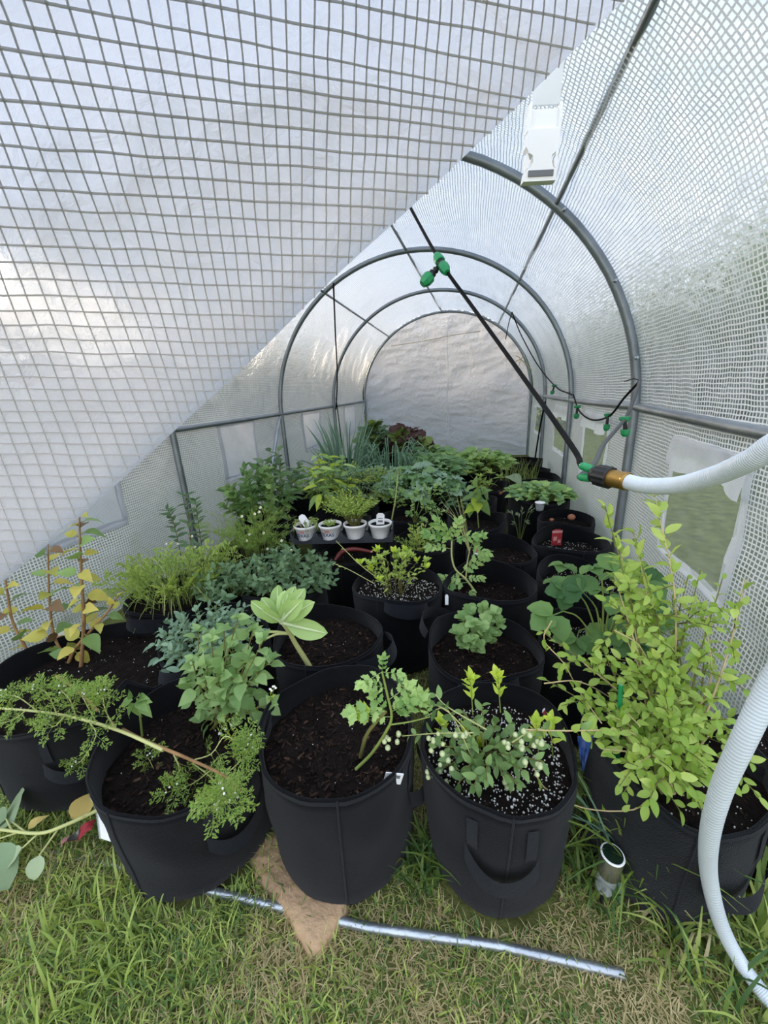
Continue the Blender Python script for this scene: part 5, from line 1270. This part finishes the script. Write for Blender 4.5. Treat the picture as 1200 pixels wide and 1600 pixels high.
while n < 62000:
    x = gr_.uniform(-1.25, .95); y = gr_.uniform(.12, 1.05) if gr_.random() < .9 else gr_.uniform(1.0, 1.4)
    if any((x - a) ** 2 + (y - b) ** 2 < r_ * r_ for a, b, r_ in disc): continue
    n += 1; ns_ = noise.noise(V((x * 5, y * 5, 0))); n2 = noise.noise(V((x * 2.2, y * 2.2, 8)))
    dryp = .42 + .75 * ns_ + (.25 if -.45 < x < .35 and y > .30 else -.05); lightp = .35 + .6 * n2 + (.25 if x < -.2 and y < .42 else 0)
    c = gr_.random()
    if c < dryp: k = 2
    else: k = 1 if gr_.random() < lightp else (3 if gr_.random() < .35 else 0)
    lush = .75 + .5 * n2 + (.25 if x < -.25 else 0)
    h = gr_.uniform(.022, .058) * lush * (.85 if k == 2 else 1)
    blade_at(gmb[k], x, y, gz(x, y) - .004, h, gr_.uniform(.0009, .0021) * (.7 if k == 2 else 1), gr_.uniform(0, 6.28), gr_.uniform(.2, 1.0) + (.35 if k == 2 else 0), gr_.uniform(.1, .9))
lawn_o = thing('lawn_grass', 'short patchy green and dry grass in front of and between the bags', 'grass'); lawn_o['kind'] = 'stuff'
for mb, mt in zip(gmb, GM): part('blades', mb, mt, lawn_o, stuff=True)
def tuft_thing(label, c, n, hmin, hmax, spread, mats, aim=None, w_=.003, name='grass_tuft'):
    c = V(c); e_ = thing(name, label, 'grass', tuple(c), 'long grass tufts at the bag feet'); r = random.Random(int(abs(c.x * 1000 + c.y * 777)))
    mbs = [MB() for _ in mats]
    for k in range(n):
        a = r.uniform(0, 6.28); q = spread * sqrt(r.random()); b0_ = V((q * cos(a), q * sin(a), 0)); h = r.uniform(hmin, hmax); az = r.uniform(0, 6.28) if aim is None else aim + r.gauss(0, .7); tl = r.uniform(.15, .6); d = V((cos(az), sin(az), 0)); rows = []; sd = V((-sin(az), cos(az), 0)); p_ = V(b0_); ang = tl * .3; cur = r.uniform(.15, .45)
        for i in range(7):
            w2 = w_ * (1 - (i / 6) ** 2) + .0002; rows.append([p_ - sd * w2, p_ + sd * w2]); p_ = p_ + (d * sin(ang) + V((0, 0, cos(ang)))) * (h / 6); ang += cur * .8
            if p_.z < .002: p_.z = .002
        mbs[k % len(mats)].quad_strip(rows)
    for mb, mt in zip(mbs, mats): part('blades', mb, mt, e_, stuff=True)
tuft_thing('long arching grass around the solar light', at_z(978, 1360, 0), 90, .14, .34, .06, ['grass_green', 'grass_dark', 'grass_light'])
tuft_thing('long grass at the foot of the berry bush bag', at_z(920, 1370, 0), 60, .08, .20, .06, ['grass_green', 'grass_dark'])
tuft_thing('tall grass blades behind the solar light leaning left', at_z(975, 1395, 0), 18, .28, .42, .03, ['grass_green', 'leaf_onion'], aim=2.6, w_=.0042)
tuft_thing('bright long grass by the hose at the right edge', at_z(1175, 1400, 0), 80, .10, .24, .08, ['grass_light', 'grass_green'], aim=.5, w_=.0045)
tuft_thing('grass clump between the front centre and front right bags', at_z(665, 1370, 0), 70, .07, .17, .05, ['grass_green', 'grass_dark'])
tuft_thing('grass clump under the hose in the lower right corner', at_z(1120, 1520, 0), 90, .06, .16, .10, ['grass_green', 'grass_dark', 'grass_light'])
tuft_thing('wispy grass left of the hose', at_z(1050, 1440, 0), 50, .06, .15, .07, ['grass_green', 'grass_dry'])
tuft_thing('bright lush grass patch at the lower left', at_z(140, 1480, 0), 130, .05, .10, .13, ['grass_light', 'grass_green'], w_=.0028)

# ================================================================== outside the tunnel
FARLEAF = blade('oval', 2, .2, .2)
def leafy(name, label, cat, lumps, n, size, mat, seed, core='leaf_hedge', trunk=None, group=None):
    r = random.Random(seed); c0_ = V(lumps[0][0]); e_ = thing(name, label, cat, (c0_.x, c0_.y, 0), group); o0 = V((c0_.x, c0_.y, 0)); mb = MB(); co = MB(); lf = FARLEAF
    for c, rad_ in lumps:
        c = V(c) - o0; rows = []
        for i in range(1, 8):
            a = pi * i / 8; rows.append([c + V((cos(2 * pi * k / 12) * sin(a) * rad_[0], sin(2 * pi * k / 12) * sin(a) * rad_[1], cos(a) * rad_[2])) * (.60 + .05 * noise.noise(V((k * .9, i * .9, seed)))) for k in range(12)])
        co.quad_strip(rows, True)
        for k in range(n):
            u = V((r.gauss(0, 1), r.gauss(0, 1), r.gauss(0, 1))).normalized(); q = c + V((u.x * rad_[0], u.y * rad_[1], u.z * rad_[2])) * (.72 + abs(r.gauss(0, .24)))
            if q.z < .02: continue
            mb.add(lf, orient(q, u + V((r.uniform(-.8, .8), r.uniform(-.8, .8), r.uniform(-.8, .3))), (r.uniform(-1, 1), r.uniform(-1, 1), 1), size * r.uniform(.7, 1.3)))
    if core: part('core', co, core, e_)
    part('foliage', mb, mat, e_, stuff=True)
    if trunk:
        tm = MB(); tm.tube([(0, 0, -.05), (.05, 0, trunk * .5), (0, .05, trunk)], (.16, .09), 9); part('trunk', tm, 'bark', e_)
leafy('hedge', 'tall clipped hedge seen dimly through the left cover', 'hedge', [((-5.8, -2.0 + 1.0 * k, 1.15), (.9, 1.4, 1.60)) for k in range(12)], 2600, .11, 'leaf_hedge', 3)
leafy('hedge', 'high hedge added out of view beyond the end wall to shade its lower part', 'hedge', [((-9.0 + 1.15 * k, 10.4, 1.4), (1.5, .9, 1.75)) for k in range(16)], 1800, .12, 'leaf_hedge', 4)  # unseen hedge, added and sized to cast a level shadow line on wall_back
leafy('hedge', 'dark hedge outside the right cover', 'hedge', [((5.4, -1.5 + 1.0 * k, .8), (.9, 1.4, 1.35)) for k in range(13)], 2400, .11, 'leaf_hedge', 5)
for i, (x, y, h, r_) in enumerate(((8.2, 2.2, 3.0, 2.1), (9.0, 6.6, 2.9, 2.3), (8.4, 11.6, 3.1, 2.4))):
    leafy('garden_tree', ['sunlit leafy tree nearest, blurred behind the right cover', 'second leafy tree along the right side, behind the cover', 'farthest leafy tree on the right, near the end wall'][i], 'tree', [((x, y, h), (r_, r_, r_ * .9)), ((x - .4, y + 1.2, h + .5), (r_ * .7, r_ * .9, r_ * .6)), ((x + .3, y - 1.3, h - .2), (r_ * .7, r_ * .9, r_ * .6))], 6000, .15, 'leaf_tree', 11 + i, 'leaf_tree', h - .6)
